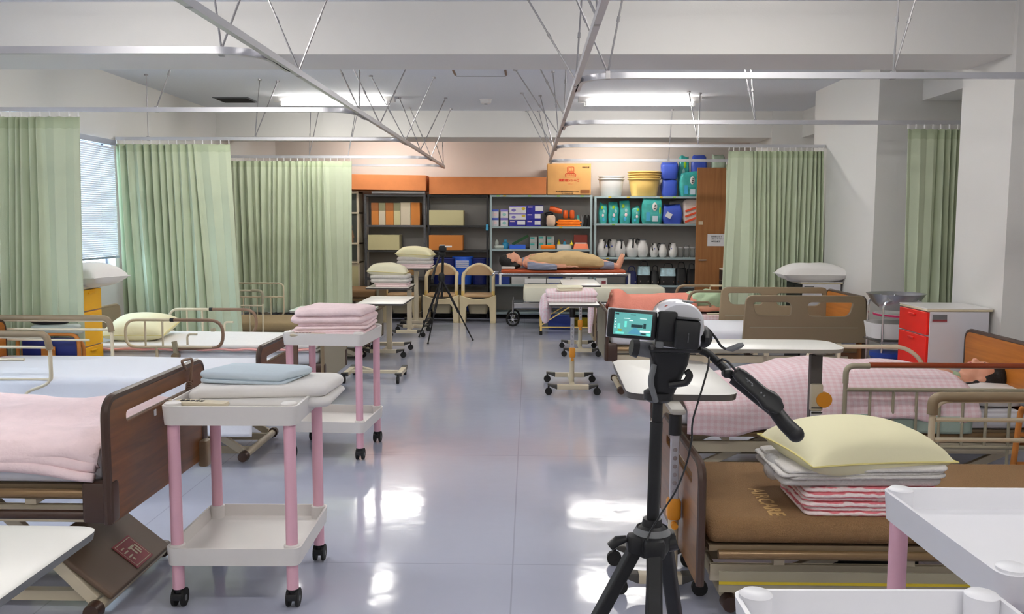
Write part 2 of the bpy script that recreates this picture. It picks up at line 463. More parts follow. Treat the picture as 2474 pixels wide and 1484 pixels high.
M['whitebag'] = mat('white film', (222, 208, 200), .4, bump=.6, bscale=14)
M['redor'] = mat('orange red print', (232, 84, 44), .5)
M['limep'] = mat('lime plastic', (160, 206, 40), .45)
M['knoby'] = mat('golden yellow plastic', (232, 176, 60), .45)
for n_, c_, e_ in (('scr', (96, 170, 166), 1.0), ('scrl', (226, 246, 240), 1.3), ('scrd', (34, 66, 70), .6), ('scrt', (110, 222, 204), 1.2), ('scry', (150, 160, 60), .9), ('scrb', (80, 150, 176), 1.0)):
    M[n_] = mat('lcd ' + n_, c_, .3, emit=e_ * .45)
M['lip'] = mat('pink lips', (196, 100, 92), .5)
M['drawsheet'] = mat('grey green sheet', (160, 178, 166), .9, bump=.4, bscale=20)
M['tanprint'] = mat('pale tan print', (206, 168, 108), .8)
# ================================================================ ROOM
XL, XR, XP = -4.03, 3.90, 3.07       # left wall, recess wall, pier faces
YB, YF, ZC, ZB = 14.2, -3.2, 2.9, 2.57
struct(MB().box(XL - .2, XR + .2, YF, YB + .2, -0.1, 0).build('floor', 'floor', smooth=0))
struct(MB().box(XL - .2, XR + .2, YF, YB + .2, ZC, ZC + .1).build('ceiling', 'ceil', smooth=0))
# left wall with two window openings
wl = MB()
wins = [(3.3, 5.5), (6.9, 8.60)]
WZ0, WZ1 = 1.0, 2.26
ys = [YF] + [v for w in wins for v in w] + [YB + .2]
for i in range(0, len(ys), 2): wl.box(XL - .2, XL, ys[i], ys[i + 1], 0, ZC)
for a, b in wins: wl.box(XL - .2, XL, a, b, 0, WZ0); wl.box(XL - .2, XL, a, b, WZ1, ZC)
struct(wl.build('wall_left', 'wall', smooth=0))
struct(MB().box(XL, XR, YB, YB + .2, 0, ZC).build('wall_back', 'wall_far', smooth=0))
struct(MB().box(XL, XR, YF - .2, YF, 0, ZC).build('wall_front', 'wall', smooth=0))
wr = MB().box(XR, XR + .2, YF, YB + .2, 0, ZC)
for a, b in ((-1.0, -0.4), (5.81, 6.5), (8.03, 9.8), (11.5, 12.25)): wr.box(XP, XR, a, b, 0, ZC)
struct(wr.build('wall_right', 'wall', smooth=0))
k = 0
for a, b in ((-1.0, -0.35), (5.85, 6.43), (11.52, 12.23)):
    k += 1
    struct(MB().box(XL, XP if k != 2 else XP, a, b, ZB, ZC).build('trim_%d' % k, 'wall', smooth=0))
for a, b in ((-0.4, 5.81), (6.5, 8.03), (9.8, 11.5), (12.25, YB)):
    k += 1
    struct(MB().box(3.45, XR, a, b, ZB, ZC).build('trim_%d' % k, 'wall', smooth=0))
bb = MB().box(XL, XL + .012, YF, YB, 0, .07)
struct(bb.build('baseboard_left', 'grey', smooth=0))
struct(MB().box(XL, 3.45, YB - .012, YB, 0, .07).build('baseboard_back', 'grey', smooth=0))
# windows, sills and venetian blinds
for i, (a, b) in enumerate(wins):
    w = bpy.data.objects.new('window_%d' % (i + 1), None); COL.objects.link(w); w.location = (XL - .1, (a + b) / 2, WZ0); struct(w)
    L2 = (b - a) / 2; H2 = WZ1 - WZ0
    fr = MB()
    for y in (-L2, -0.02, L2 - .04): fr.box(-.02, .02, y, y + .04, 0, H2)
    for z in (0, H2 - .04): fr.box(-.02, .02, -L2, L2, z, z + .04)
    fr.build('window_frame', 'winframe', w, smooth=0)
    MB().box(-.004, .004, -L2 + .03, L2 - .03, .03, H2 - .03).build('pane', 'glass', w, smooth=0)
    MB().box(-.02, .15, -L2, L2, -.03, 0).build('sill', 'wall', w, smooth=0, bevel=.004)
    bl = thing('venetian_blind', ['white venetian blind at the near window beyond the left edge', 'white venetian blind in the gap between the two nearest green curtains'][i], 'blind', (XL + .035, (a + b) / 2, WZ0))
    MB().box(-.02, .02, -L2 + .01, L2 - .01, H2 - .05, H2).build('headrail', 'winframe', bl, smooth=0)
    sl = MB(); zz = .17
    while zz < H2 - .06:
        sl.bar((0, -L2 + .015, zz), (0, L2 - .015, zz), .022, .0012, up=(.93, 0, .36)); zz += .0195
    sl.build('slats', 'blind', bl, smooth=0)
    MB().box(-.014, .014, -L2 + .015, L2 - .015, .135, .155).build('bottom_rail', 'winframe', bl, smooth=0)
    for y in (-L2 * .6, L2 * .6): MB().cyl((0.012, y, .15), (0.012, y, H2 - .04), .0012, n=5).build('cord', 'blind', bl)
# ceiling fittings
g = thing('ceiling_vent', 'dark square grille set in the ceiling left of the lamps', 'vent', (-3.42, 10.45, ZC - .012))
MB().box(-.2, .2, -.2, .2, 0, .012).build('frame', 'grey', g, smooth=0)
sl = MB()
for i in range(12): sl.box(-.18, .18, -.17 + i * .03, -.155 + i * .03, -.006, 0)
sl.build('louvre', 'dark', g, smooth=0)
g = thing('access_hatch', 'flush square access hatch with brown corner clips in the ceiling', 'hatch', (-.475, 8.6, ZC - .006))
MB().box(-.25, .25, -.25, .18, 0, .006).build('lid', 'ceil', g, smooth=0)
for x in (-.25, .235):
    MB().box(x, x + .02, -.2, .1, -.004, .001).build('clip', 'grip', g, smooth=0)
MB().box(-.24, .24, .172, .176, -.002, .002).build('joint', 'dark', g, smooth=0)
g = thing('smoke_detector', 'round white smoke detector on the ceiling between the lamps', 'smoke detector', (-.51, 10.45, ZC - .05))
MB().lathe([(.045, 0), (.06, .01), (.065, .035), (.075, .05)], n=24).build('housing', 'plastw', g)
MB().lathe([(.02, -.006), (.022, 0.001)], n=16).build('sensor_tip', 'grey', g)
# fluorescent lamps
def lamp(x, y, label, group=None):
    g = thing('ceiling_lamp', label, 'ceiling lamp', (x, y, ZC - .1), 0, group)
    MB().hexa([(-.69, -.05, .05), (.69, -.05, .05), (.69, .05, .05), (-.69, .05, .05)], [(-.69, -.11, .1), (.69, -.11, .1), (.69, .11, .1), (-.69, .11, .1)]).build('housing', 'plastw', g, smooth=0)
    for s in (-1, 1):
        MB().cyl((-.6, s * .035, .03), (.6, s * .035, .03), .016, n=10).build('tube', 'tube', g)
        for e in (-1, 1): MB().box(e * .61 - .012, e * .61 + .012, s * .035 - .018, s * .035 + .018, .008, .052).build('lamp_holder', 'plastw', g, smooth=0)
    return g
l0 = lamp(-2.23, 10.3, 'lit twin tube lamp on the ceiling, the left one behind the slanting track')
l1 = dup(l0, (1.24, 10.3, ZC - .1), label='lit twin tube lamp on the ceiling, the right one')
for y, row in ((13.2, 'over the far shelves'), (7.5, 'hidden behind the nearer beam'), (4.4, 'just before the nearer beam'), (1.5, 'above the near carts'), (-1.6, 'behind the camera')):
    for x, sd in ((-2.23, 'left'), (1.24, 'right')):
        dup(l0, (x, y, ZC - .1), label='lit twin tube ceiling lamp %s, on the %s' % (row, sd), group='ceiling lamps out of sight')

# ================================================================ CURTAIN TRACKS
ZR = 2.27
def track(g, pts, hangers, rad=.28):
    x, y = g.location.x, g.location.y
    P = [Vector((p[0] - x, p[1] - y, 0)) for p in pts]
    P = fillet(P, rad, 8)
    b = MB(); prof = [(-.014, 0), (.014, 0), (.014, .032), (-.014, .032)]
    rings = []
    for i, p in enumerate(P):
        t = (P[min(i + 1, len(P) - 1)] - P[max(i - 1, 0)]).normalized(); s = Vector((-t.y, t.x, 0))
        rings.append([p + s * a + Vector((0, 0, c)) for a, c in prof])
    b.loft(rings); b.build('rail', 'alu', g, smooth=30)
    h = MB(); rings = []
    for (hx, hy, dx1, dy1, dx2, dy2) in hangers:
        b = MB(); q = Vector((hx - x, hy - y, .03))
        for dx, dy in ((dx1, dy1), (dx2, dy2)):
            if dx is None: continue
            top = q + Vector((dx, dy, ZC - ZR - .032))
            b.cyl(q, top, .0055, n=6); b.cyl(top - Vector((0, 0, .012)), top + Vector((0, 0, .002)), .02, n=8)
            md = q.lerp(top, .42); b.cyl(md, md + (top - q).normalized() * .03, .009, n=6)
        b.box(q.x - .012, q.x + .012, q.y - .012, q.y + .012, -.002, .04)
        b.build('hanger_rod', 'rod', g, smooth=30)
    return g
XA, XB = -1.24, .262
lh = [(XA, 3.3, -.24, .1, .24, .1), (XA, 4.85, -.25, 0, .25, 0), (XA, 6.55, -.3, .15, -.02, .15), (XA, 7.45, -.3, .1, .26, .15), (XA, 8.95, -.3, -.2, .3, -.1), (XA, 10.2, -.25, .1, .28, .1), (XA, 11.3, -.25, -.1, .25, .0), (XA, 12.9, -.2, -.15, .0, -.2)]
tl = thing('curtain_track', 'branching aluminium curtain track over the beds left of the aisle', 'curtain track', (XA, 5.0, ZR))
track(tl, [(XA, -2.5), (XA, 13.0)], lh)
rh = [(XB, 3.6, -.28, .1, .0, .2), (XB, 5.2, -.35, .1, .04, .1), (XB, 6.9, -.3, .15, .02, .1), (XB, 8.3, -.4, .1, -.05, .2), (XB, 9.9, -.35, 0, -.15, .2), (XB, 11.4, -.3, .1, -.15, .1)]
tr = thing('curtain_track', 'branching aluminium curtain track over the beds right of the aisle', 'curtain track', (XB, 5.0, ZR))
track(tr, [(XB, -2.5), (XB, 11.75)], rh)
for y, lab, hs in ((4.2, 'left cross track nearest the camera', [(-1.45, 4.25, -.1, .1, .2, .1)]),
                   (6.42, 'left cross track over the nearest green curtain', [(-2.67, 6.42, .1, .3, None, None)]),
                   (8.68, 'left cross track over the second green curtain', [(-2.66, 8.68, -.03, .3, .12, .4), (-3.7, 8.68, 0, 0, None, None)]),
                   (11.1, 'left cross track over the third green curtain', [(-2.73, 11.1, -.02, .2, .06, .3), (-2.25, 11.1, .05, .3, .1, .2)]),
                   (12.75, 'left cross track at the far end', [])):
    track(tl, [(XL + .01, y), (XA - .02, y), (XA - .02, y + .5)], hs, .3)
for y, x1, lab, hs in ((4.92, XR - .01, 'right cross track nearest the camera', [(.42, 4.92, -.3, -.2, .1, -.2), (1.95, 4.92, -.06, -.2, .12, -.1)]),
                       (7.18, XR - .01, 'right cross track that runs into the pier recess', [(1.78, 7.18, -.03, .4, .06, .5)]),
                       (9.4, XP - .01, 'right cross track over the wide green curtain', [(1.75, 9.4, -.04, .4, .1, .5)]),
                       (11.6, XP - .01, 'right cross track at the far end', [(1.76, 11.45, .02, -.1, None, None)])):
    track(tr, [(x1, y), (XB + .02, y), (XB + .02, y + .5)], hs, .25)

# ================================================================ CURTAINS
def curtain(label, x0, x1, y, zb, nf, seed, amp=.045, flat=None, lean=0.0, bx=0.0, gather=0.0, flare=0.0):
    rnd = random.Random(seed); W = x1 - x0
    g = thing('curtain', label, 'curtain', ((x0 + x1) / 2, y, zb))
    # fold phase function, irregular
    ph = [0]; 
    NX = nf * 14
    widths = [rnd.uniform(.6, 1.5) for _ in range(nf)]
    if flat:                                   # a calmer, wider fold at one end
        if flat > 0: widths[-2:] = [2.6, 2.4]
        else: widths[:2] = [2.6, 2.4]
    tot = sum(widths); cum = [0]
    for w_ in widths: cum.append(cum[-1] + w_ / tot)
    amps = [rnd.uniform(.65, 1.2) for _ in range(nf)]
    if flat:
        if flat > 0: amps[-2:] = [.35, .3]
        else: amps[:2] = [.35, .3]
    H = ZR - .035 - zb
    drift = [rnd.uniform(-1, 1) * .03 for _ in range(nf + 1)]
    def fn(u, v):
        k = 0
        while k < nf - 1 and cum[k + 1] < u: k += 1
        t = (u - cum[k]) / (cum[k + 1] - cum[k])
        down = 1 - v
        a = amps[k] * amp * (.55 + .75 * down ** .6)
        yy = math.sin(2 * PI * t) * a + .012 * math.sin(9 * u + 4 * v)
        xx = t + .10 * math.sin(4 * PI * t) * (0.4 + down)
        ux = cum[k] + (cum[k + 1] - cum[k]) * xx
        dr = drift[k] * (1 - t) + drift[k + 1] * t
        X = -W / 2 + W * ux + dr * down * 1.6 + lean * down + (ux - .5) * flare * down + gather * math.sin(PI * min(1, max(0, ux))) * down * (1 - down) * .0
        z = zb + v * H - .006 * abs(math.sin(2 * PI * t)) * v
        return (X, yy + bx * down, z - zb)
    b = MB(); rows = 26
    b.grid(NX, rows, fn)
    nfc = NX * rows
    for i in range(nfc): b.m[i] = 1 if i // NX >= rows - 1 else 0
    b.build('cloth', ['green', 'green_hem'], g, smooth=180, solid=.003)
    hk = None
    for i in range(nf + 1):
        u = min(.995, max(.005, i / nf)); p = fn(u, 1)
        if hk is None:
            m_ = MB().box(-.004, .004, -.006, .006, 0, .035); hk = m_.build('hook', 'plastw', g, smooth=0); hk.location = (p[0], 0, H)
        else:
            c = hk.copy(); COL.objects.link(c); c.parent = g; c.location = (p[0], 0, H)
    return g
curtain('tall green curtain nearest the camera at the left edge of the view', XL + .03, -3.22, 6.4, .12, 11, 3, .05, flat=1, lean=-.06, flare=.0)
curtain('green curtain right of the window blind, lit by the window at its left side', XL + .02, -2.9, 8.66, .33, 13, 11, .045, flat=1, lean=.06)
curtain('narrower pale green curtain hanging left of the wooden shelf boxes', -3.72, -2.2, 11.08, .35, 18, 5, .04, flat=1)
curtain('wide green curtain hanging left of the white pier', 2.06, 3.04, 9.38, .45, 17, 8, .04, flat=-1)
curtain('narrow strip of green curtain beside the brown door', 2.52, 3.0, 11.58, .3, 6, 9, .05, flat=-1)
curtain('green curtain bunched in the recess between the two white piers', 2.97, 3.62, 7.16, .25, 10, 21, .05, flat=-1, lean=.02)
# ================================================================ BEDS
def flip_add(b): return b
def bed(name_label, foot, yc, side, w=.88, L=2.05, zt=.45, mth=.11, fz=(.2, .64), hz=(.2, .8), fm='wood_bed', hm='wood_or', mm='brownm', ft='bedtrim', slot=True, brk=True, cover=False, stripe=False, tuck=0, head=True, tubem='bronze'):
    """side=+1: head to the right (+x); -1: head to the left.  local x from foot to head"""
    g = thing('hospital_bed', name_label, 'bed', (foot, yc, 0), 0 if side > 0 else PI)
    h = w / 2; zf = zt - mth
    def board(nm, x, z0, z1, m, t, slot):
        hh = h + .02
        out = [(p.x, p.y) for p in fillet([(-hh, z0, 0), (hh, z0, 0), (hh, z1, 0), (-hh, z1, 0)], [.03, .03, .07, .07], 6, True)]
        loops = [out]
        if slot:
            loops.append(rrect(w * .74, .045, .022, 0, z1 - .085))
        o = plate(nm, loops, .026, m, g, bev=.004, plane='YZ', off=(x, 0, 0))
        e = .016                                   # darker edge trim following the outline (top and sides)
        q = fillet([(-hh, z0, 0), (-hh, z1, 0), (hh, z1, 0), (hh, z0, 0)], .07, 6)
        MB().tube([(x, p.x, p.y) for p in q], e, 8).build('edge_trim', t, o)
        if slot: MB().tube([(x + 0, p[0], p[1]) for p in rrect(w * .74, .045, .022, 0, z1 - .085)], .005, 6, closed=True).build('slot_trim', t, o)
        return o
    board('foot_board', 0, fz[0], fz[1], fm, ft, slot)
    if head: board('head_board', L, hz[0], hz[1], hm, ft, False)
    # corner bumpers and brackets
    for sy in (-1, 1):
        if brk: MB().rbox(-.02, .09, sy * h - .03, sy * h + .03, zf - .13, zf + .02, .012).build('corner_bracket', 'bedtrim', g)
        MB().tube(fillet([(.07, sy * (h - .005), zf - .03), (L - .05, sy * (h - .005), zf - .03)], 0), .018, 10).build('side_tube', tubem, g)
        MB().box(.05, L - .1, sy * (h - .06) - .012, sy * (h - .06) + .012, zf - .15, zf - .085).build('side_beam', 'cream', g, smooth=0, bevel=.004)
        if stripe:
            MB().box(.07, L - .12, sy * (h + .015), sy * (h + .019), zf - .165, zf - .085).build('cover_strip', 'khaki2', g, smooth=0)
            MB().box(.07, L - .12, sy * (h + .0175), sy * (h + .0215), zf - .134, zf - .124).build('stripe', 'yellowst', g, smooth=0)
    MB().box(.04, L - .04, -h + .03, h - .03, zf - .025, zf - .004).build('mattress_deck', 'khaki', g, smooth=0)
    for i in range(4):
        x = .3 + i * .48
        MB().box(x - .02, x + .02, -h + .02, h - .02, zf - .075, zf - .03).build('cross_member', 'cream', g, smooth=0)
    # floor frame: cross tubes with rubber caps, slanted lifting arms, wheels
    for x in (.14, L - .35):
        MB().tube([(x, -.3, .045), (x, .3, .045)], .022, 12).build('floor_tube', 'cream', g)
        for sy in (-1, 1):
            MB().cyl((x, sy * .3, .045), (x, sy * .345, .045), .034, .03).build('end_cap', 'bedtrim', g)
            MB().bar((x + .02, sy * .26, .06), (x + .42, sy * .26, zf - .09), .03, .045).build('lift_arm', 'cream', g, smooth=0, bevel=.004)
    MB().box(.14, L - .35, -.2, -.16, .03, .07).build('floor_beam', 'cream', g, smooth=0)
    MB().box(.14, L - .35, .16, .2, .03, .07).build('floor_beam', 'cream', g, smooth=0)
    MB().rbox(.62, .95, -.12, .12, .06, .18, .02).build('motor_box', 'dark', g)
    if cover:
        a = .27
        c = MB().hexa([(.10, -a, .06), (.10, a, .06), (.085, a, .08), (.085, -a, .08)], [(.36, -a, .27), (.36, a, .27), (.345, a, .29), (.345, -a, .29)]).build('lift_cover', 'khaki', g, smooth=0, bevel=.01)
        c.data.materials.clear(); c.data.materials.append(M['coverbrown'])
        # label on the cover (slope)
        def onc(u, v, d): # u along y, v up the slope
            return Vector((.085 + .26 * v - d * .63, a * u, .08 + .21 * v + d * .78))
        lb = MB(); lb.add([onc(-.42, .06, .003), onc(.12, .06, .003), onc(.12, .46, .003), onc(-.42, .46, .003)], [(0, 1, 2, 3)])
        s_ = lb.build('warning_label', 'label_r', c, smooth=0, solid=.002)
        pr = MB()
        for (u0, u1, v0, v1) in ((-.39, .09, .085, .095), (-.39, .09, .425, .435), (-.39, -.38, .085, .435), (.08, .09, .085, .435), (-.34, -.30, .2, .32), (-.28, -.12, .30, .33), (-.28, -.24, .18, .28), (-.2, -.16, .2, .30), (-.08, .05, .22, .24), (-.08, .05, .29, .31), (-.06, .03, .35, .37), (-.04, .0, .16, .2)):
            pr.add([onc(u0, v0, .0052), onc(u1, v0, .0052), onc(u1, v1, .0052), onc(u0, v1, .0052)], [(0, 1, 2, 3)])
        pr.build('pictogram', 'beige2', s_, smooth=0)
    # mattress
    sg = 36
    b = MB(); b.rbox(.035, L - .035, -h + .015, h - .015, zf, zt, .035, 5)
    b.build('mattress', mm, g, smooth=50)
    return g


b1 = bed('brown board bed with a pink blanket, nearest on the left of the aisle', -1.48, 3.49, -1, zt=.69, mth=.13, fz=(.43, .872), cover=True, mm='sheet')
b2 = bed('bed made up with a white sheet, second on the left, brown foot board', -1.62, 5.68, -1, w=.82, zt=.53, fz=(.36, .735), mm='sheet', cover=False)
b3 = bed('bed with the ivory pillow and pink edged bedding, third on the left', -1.66, 7.5, -1, w=.84, zt=.44, fz=(.2, .56), fm='khaki2', ft='khaki', hm='khaki', hz=(.2, .74), mm='sheet', slot=False)
b4 = bed('empty bed with a bare khaki mattress behind the third green curtain', -1.7, 9.75, -1, w=.86, zt=.42, fz=(.2, .5), fm='khaki2', ft='khaki', hm='khaki', mm='khakim' if 'khakim' in M else 'brownm', slot=False)
b5 = bed('far left bed with khaki boards half behind the two blanket stacks', -2.13, 12.9, -1, w=.86, L=1.8, zt=.52, fz=(.25, .76), fm='khaki', ft='khaki2', hm='khaki', mm='brownm', slot=False)
r1 = bed('bed with a bare brown mesh mattress, nearest on the right', .635, 3.63, 1, w=.86, zt=.405, mth=.1, fz=(.165, .615), hz=(.2, .75), stripe=True, brk=False)
r2 = bed('right hand bed where the mannequin lies under pink gingham', .83, 5.42, 1, w=.84, zt=.43, mth=.10, fz=(.17, .66), hz=(.2, .80), fm='khaki', mm='sheet', tubem='bronze')
r3 = bed('right hand bed with two big khaki slotted side rails and white sheet', .66, 7.93, 1, w=.90, L=2.15, zt=.585, mth=.13, fz=(.33, .74), hz=(.3, .87), fm='khaki2', ft='bedtrim', mm='sheet', slot=False)
r4 = bed('far right bed where the mannequin in a green gown lies', .72, 10.12, 1, w=.84, zt=.48, fz=(.2, .68), hz=(.2, .8), fm='khaki2', ft='khaki', hm='khaki', mm='gingham', slot=False)

for sy in (-1, 1): MB().tube([(.06, sy * .44, .455), (1.95, sy * .44, .455)], .017, 10).build('lower_tube', 'bedtrim', b1)
# lettering on the bare mattress of the nearest right bed
t = text_mb('AIRCARE', .085, (0, 0, 0), 'XY', .0008, .001)
t.rot(-PI / 2 - .0); t.move((.30, -.20, .4056))
t.build('lettering', 'tanprint', r1, smooth=0)

# ---------------------------------------------------------------- side rails (parts of their beds)
def rail_part(bedo, name, tubes, bars, grips, m='cream', r=.012):
    o = None
    b = MB()
    for pts, rad, cl in tubes: b.tube(fillet(pts, rad, 6, cl), r, 10, closed=cl)
    o = b.build(name, m, bedo, world=True)
    for pts in bars: MB().tube(pts, r * .72, 8).build('rail_bar', m, o, world=True)
    for pts, rr, gm, rad in grips: MB().tube(fillet(pts, rad, 6), rr, 10).build('grip', gm, o, world=True)
    return o
# second left bed: two tall end rails with thick khaki grips, open to the left
for y, xe in ((5.25, -2.88), (6.13, -2.92)):
    rail_part(b2, 'side_rail',
              [([(-3.86, y, .80), (xe - .03, y, .80), (xe, y, .74), (xe - .0, y, .52), (xe - .16, y, .46), (xe - .2, y, .36)], .05, False),
               ([(-3.86, y, .36), (-3.86, y, .80)], 0, False)],
              [[(-3.86, y, .735), (xe - .0, y, .735)], [(-3.86, y, .66), (xe - .16, y, .66)], [(-3.86, y, .54), (xe, y, .54)], ],
              [([(-3.8, y, .815), (xe - .02, y, .815), (xe, y, .72)], .021, 'khaki', .04)])
# third left bed: two swing grips
for y in (7.06, 7.94):
    x0, x1 = -3.25, -2.46
    zt = .70
    o = rail_part(b3, 'side_rail',
              [([(x0 + .38, y, zt), (x0, y, zt), (x0, y, zt - .22), (x0 + .38, y, zt - .22)], .09, False),
               ([(x0 + .38, y, zt - .22), (x0 + .7, y, zt - .22)], 0, False), ([(x0 + .25, y, zt - .22), (x0 + .25, y, .3)], 0, False)],
              [[(x0 + .16, y, zt), (x0 + .16, y, zt - .22)], [(x0 + .3, y, zt), (x0 + .3, y, zt - .22)]],
              [([(x0 + .38, y, zt), (x1, y, zt), (x1, y, zt - .23), (x0 + .42, y, zt - .23)], .013, 'grip', .11), ([(x0 + .365, y, zt), (x0 + .395, y, zt)], .0155, 'black', 0)])
    MB().tube(fillet([(x0 + .58, y, zt - .115), (x0 + .5, y, zt - .115), (x0 + .5, y, zt - .2)], .03), .009, 8).build('rail_bar', 'cream', o, world=True)
    MB().bar((x0 + .40, y - .02, zt - .17), (x0 + .42, y - .02, zt - .30), .04, .03).build('lever', 'khaki2', o, world=True)
    MB().cyl((x0 + .41, y - .05, zt - .29), (x0 + .41, y + .01, zt - .29), .028).build('knob', 'khaki', o, world=True)
# fourth left bed: two plain hoops
for y, x1, z1, ks in ((9.33, -2.82, .76, (-3.3, -3.13, -2.96)), (10.18, -2.83, .78, (-3.3, -3.14, -2.98))):
    z0 = .28 if y < 10 else .40
    o = rail_part(b4, 'side_rail', [([(-3.6, y, z1), (x1, y, z1), (x1, y, z0), (-3.6, y, z0)], .06, False), ([(-3.6, y, z1 - .16), (x1, y, z1 - .16)], 0, False)],
              [[(k_, y, z0), (k_, y, z1 - .16)] for k_ in ks], [([(x1 - .12, y, z1), (x1, y, z1), (x1, y, z1 - .14)], .015, 'khaki2', .05)] if y < 10 else [], r=.009)
# nearest right bed: hoop with three bars and a thick khaki grip, on the far side
y = 4.08
rail_part(r1, 'side_rail', [([(2.6, y, .69), (1.865, y, .69), (1.865, y, .355), (2.6, y, .355)], .09, False)],
          [[(1.88, y, .595), (2.6, y, .595)], [(1.88, y, .50), (2.6, y, .50)]], [([(1.865, y, .62), (1.865, y, .70), (2.6, y, .705)], .024, 'khaki', .04)], r=.015)
# second right bed: long barred rails on both sides
for y in (4.97,):
    x0, x1 = 1.78, 2.98
    o = rail_part(r2, 'side_rail', [([(x0, y, .22), (x0, y, .70), (x1, y, .70), (x1, y, .22)], .05, False), ([(x0, y, .565), (x1, y, .565)], 0, False), ([(x0 + .1, y, .24), (x1, y, .24)], 0, False)],
                  [[(x0 + .14 + i * .13, y, .565), (x0 + .14 + i * .13, y, .25 if i % 3 else .14)] for i in range(8)],
                  [([(x0 + .13, y, .705), (x1 - .1, y, .705)], .016, 'woodgrip', 0), ([(x0, y, .60), (x0, y, .70), (x0 + .13, y, .70)], .016, 'khaki2', .05)] if y < 5.5 else [], m='khaki2' if y < 5.5 else 'cream', r=.012)
# second right bed, foot half: loop rail on the far side, cream
y = 5.9
rail_part(r2, 'foot_rail', [([(1.85, y, .44), (1.85, y, .68), (2.50, y, .68), (2.62, y, .58), (2.62, y, .44), (1.85, y, .44)], .13, False)], [[(2.06, y, .68), (2.06, y, .44)], [(2.3, y, .44), (2.3, y, .5)]], [], r=.014)
# third right bed: two big moulded side panels with two openings each
for y in (7.46, 8.41):
    x0, x1, z0, z1 = 1.80, 2.80, .50, .885
    out = [(p.x, p.y) for p in fillet([(x0, z0, 0), (x1 + .03, z0, 0), (x1, z1, 0), (x0 + .02, z1, 0)], [.02, .02, .05, .06], 6, True)]
    h1 = [(p.x, p.y) for p in fillet([(x0 + .09, z1 - .165, 0), (x0 + .40, z1 - .165, 0), (x0 + .40, z1 - .045, 0), (x0 + .07, z1 - .045, 0)], [.07, .03, .05, .03], 6, True)]
    h2 = [(p.x, p.y) for p in fillet([(x0 + .53, z1 - .175, 0), (x1 - .12, z1 - .175, 0), (x1 - .085, z1 - .045, 0), (x0 + .52, z1 - .045, 0)], [.05, .06, .03, .05], 6, True)]
    if y > 8: h2 = [(p[0] + .06 if p[0] > x0 + .7 else p[0], p[1]) for p in h2]
    o = plate('side_panel', [out, h1, h2], .034, 'khaki', r3, bev=.006, plane='XZ', off=(0, 0, 0))
    # plate() was authored in world coordinates: bring it into the bed frame
    for v in o.data.vertices: v.co = Vector((v.co.x - .66, v.co.y + (y - 7.93), v.co.z))
    MB().box(x0 + .05, x1 - .05, y - .02, y - .017, z0 + .12, z0 + .126).build('groove', 'khaki2', o, world=True, smooth=0)
    for xx in (x0 + .2, x1 - .2): MB().box(xx - .02, xx + .02, y - .012, y + .012, .38, .52).build('support', 'cream', o, world=True, smooth=0)
# fourth right bed: grip loops
for y in (9.70, 10.54):
    x0, x1 = 1.74, 2.5
    rail_part(r4, 'side_rail', [([(x1, y, .75), (x0 + .35, y, .75)], 0, False), ([(x1, y, .75), (x1, y, .5), (x0 + .2, y, .5)], .06, False), ([(x0 + .4, y, .5), (x0 + .4, y, .32)], 0, False)], [[(x0 + .4, y, .75), (x0 + .4, y, .5)], [(x0 + .6, y, .75), (x0 + .6, y, .5)]],
              [([(x0 + .4, y, .75), (x0, y, .75), (x0, y, .52)], .016, 'khaki', .14), ([(x0 + .02, y, .63), (x0 + .22, y, .63), (x0 + .24, y, .58)], .012, 'khaki', .03)])
# striped hand set holder, coil cable and tag on the nearest left bed's foot board
fbs = [c for c in b1.children if c.name.startswith('foot_board')][0]
cp = []
for i in range(120):
    t_ = i / 119; a = t_ * 2 * PI * 13
    cp.append((-1.455 + .012 * math.cos(a) + .05 * t_, 3.74 - .16 * t_ + .0, .80 - .10 * t_ + .012 * math.sin(a)))
MB().tube(cp, .004, 6).build('coil_cable', 'grip', b1, world=True)
MB().tube([(p.x, p.y, p.z) for p in fillet([(-1.45, 3.70, .87), (-1.44, 3.62, .92), (-1.44, 3.75, .91), (-1.455, 3.75, .80)], .03, 5)], .006, 6).build('cable_loop', 'grip', b1, world=True)
MB().box(-1.466, -1.464, 3.40, 3.42, .735, .76).build('name_tag', 'paper', b1, world=True, smooth=0)
MB().rbox(-1.475, -1.43, 3.86, 3.93, .40, .52, .012).build('corner_bumper', 'khaki', b1, world=True)
# ================================================================ BEDDING
def fbm(x, y, s=1.0, z=0.0): return noise.noise(Vector((x * s, y * s, z)))
def pillow(label, c, w, d, h, m='creamcl', rz=0, tilt=0.0, roll=0.0, group=None, pinch=.10, seam='piping', cat='pillow', seed=0):
    g = thing('pillow', label, cat, c, rz, group)
    N = 22; b = MB()
    def f(sgn):
        def fn(u, v):
            a, q = u * 2 - 1, v * 2 - 1
            ea = max(0, 1 - abs(a) ** 2.6); eq = max(0, 1 - abs(q) ** 2.6)
            th = (ea * eq) ** .5 * h / 2 * (1 + .10 * fbm(a + seed, q, 1.6, sgn))
            px = a * w / 2 * (1 - pinch * (1 - abs(q) ** 2) * abs(a) ** 6 * .55)
            py = q * d / 2 * (1 - pinch * (1 - abs(a) ** 2) * abs(q) ** 6 * .8)
            zz = sgn * th * (1.15 if sgn > 0 else .85)
            return (px, py, zz + .35 * h)
        return fn
    b.grid(N, N, f(1)); b.grid(N, N, f(-1))
    R = Matrix.Rotation(tilt, 3, 'X') @ Matrix.Rotation(roll, 3, 'Y')
    b.v = [R @ v for v in b.v]
    o = b.build('pillow_case', m, g, smooth=180)
    rim = []
    for i in range(4 * N):
        k, t_ = divmod(i, N); t_ /= N
        u, v = ((t_, 0), (1, t_), (1 - t_, 1), (0, 1 - t_))[k]
        rim.append(R @ Vector(f(1)(u, v)))
    MB().tube(rim, .004, 5, closed=True).build('seam', seam, g)
    return g
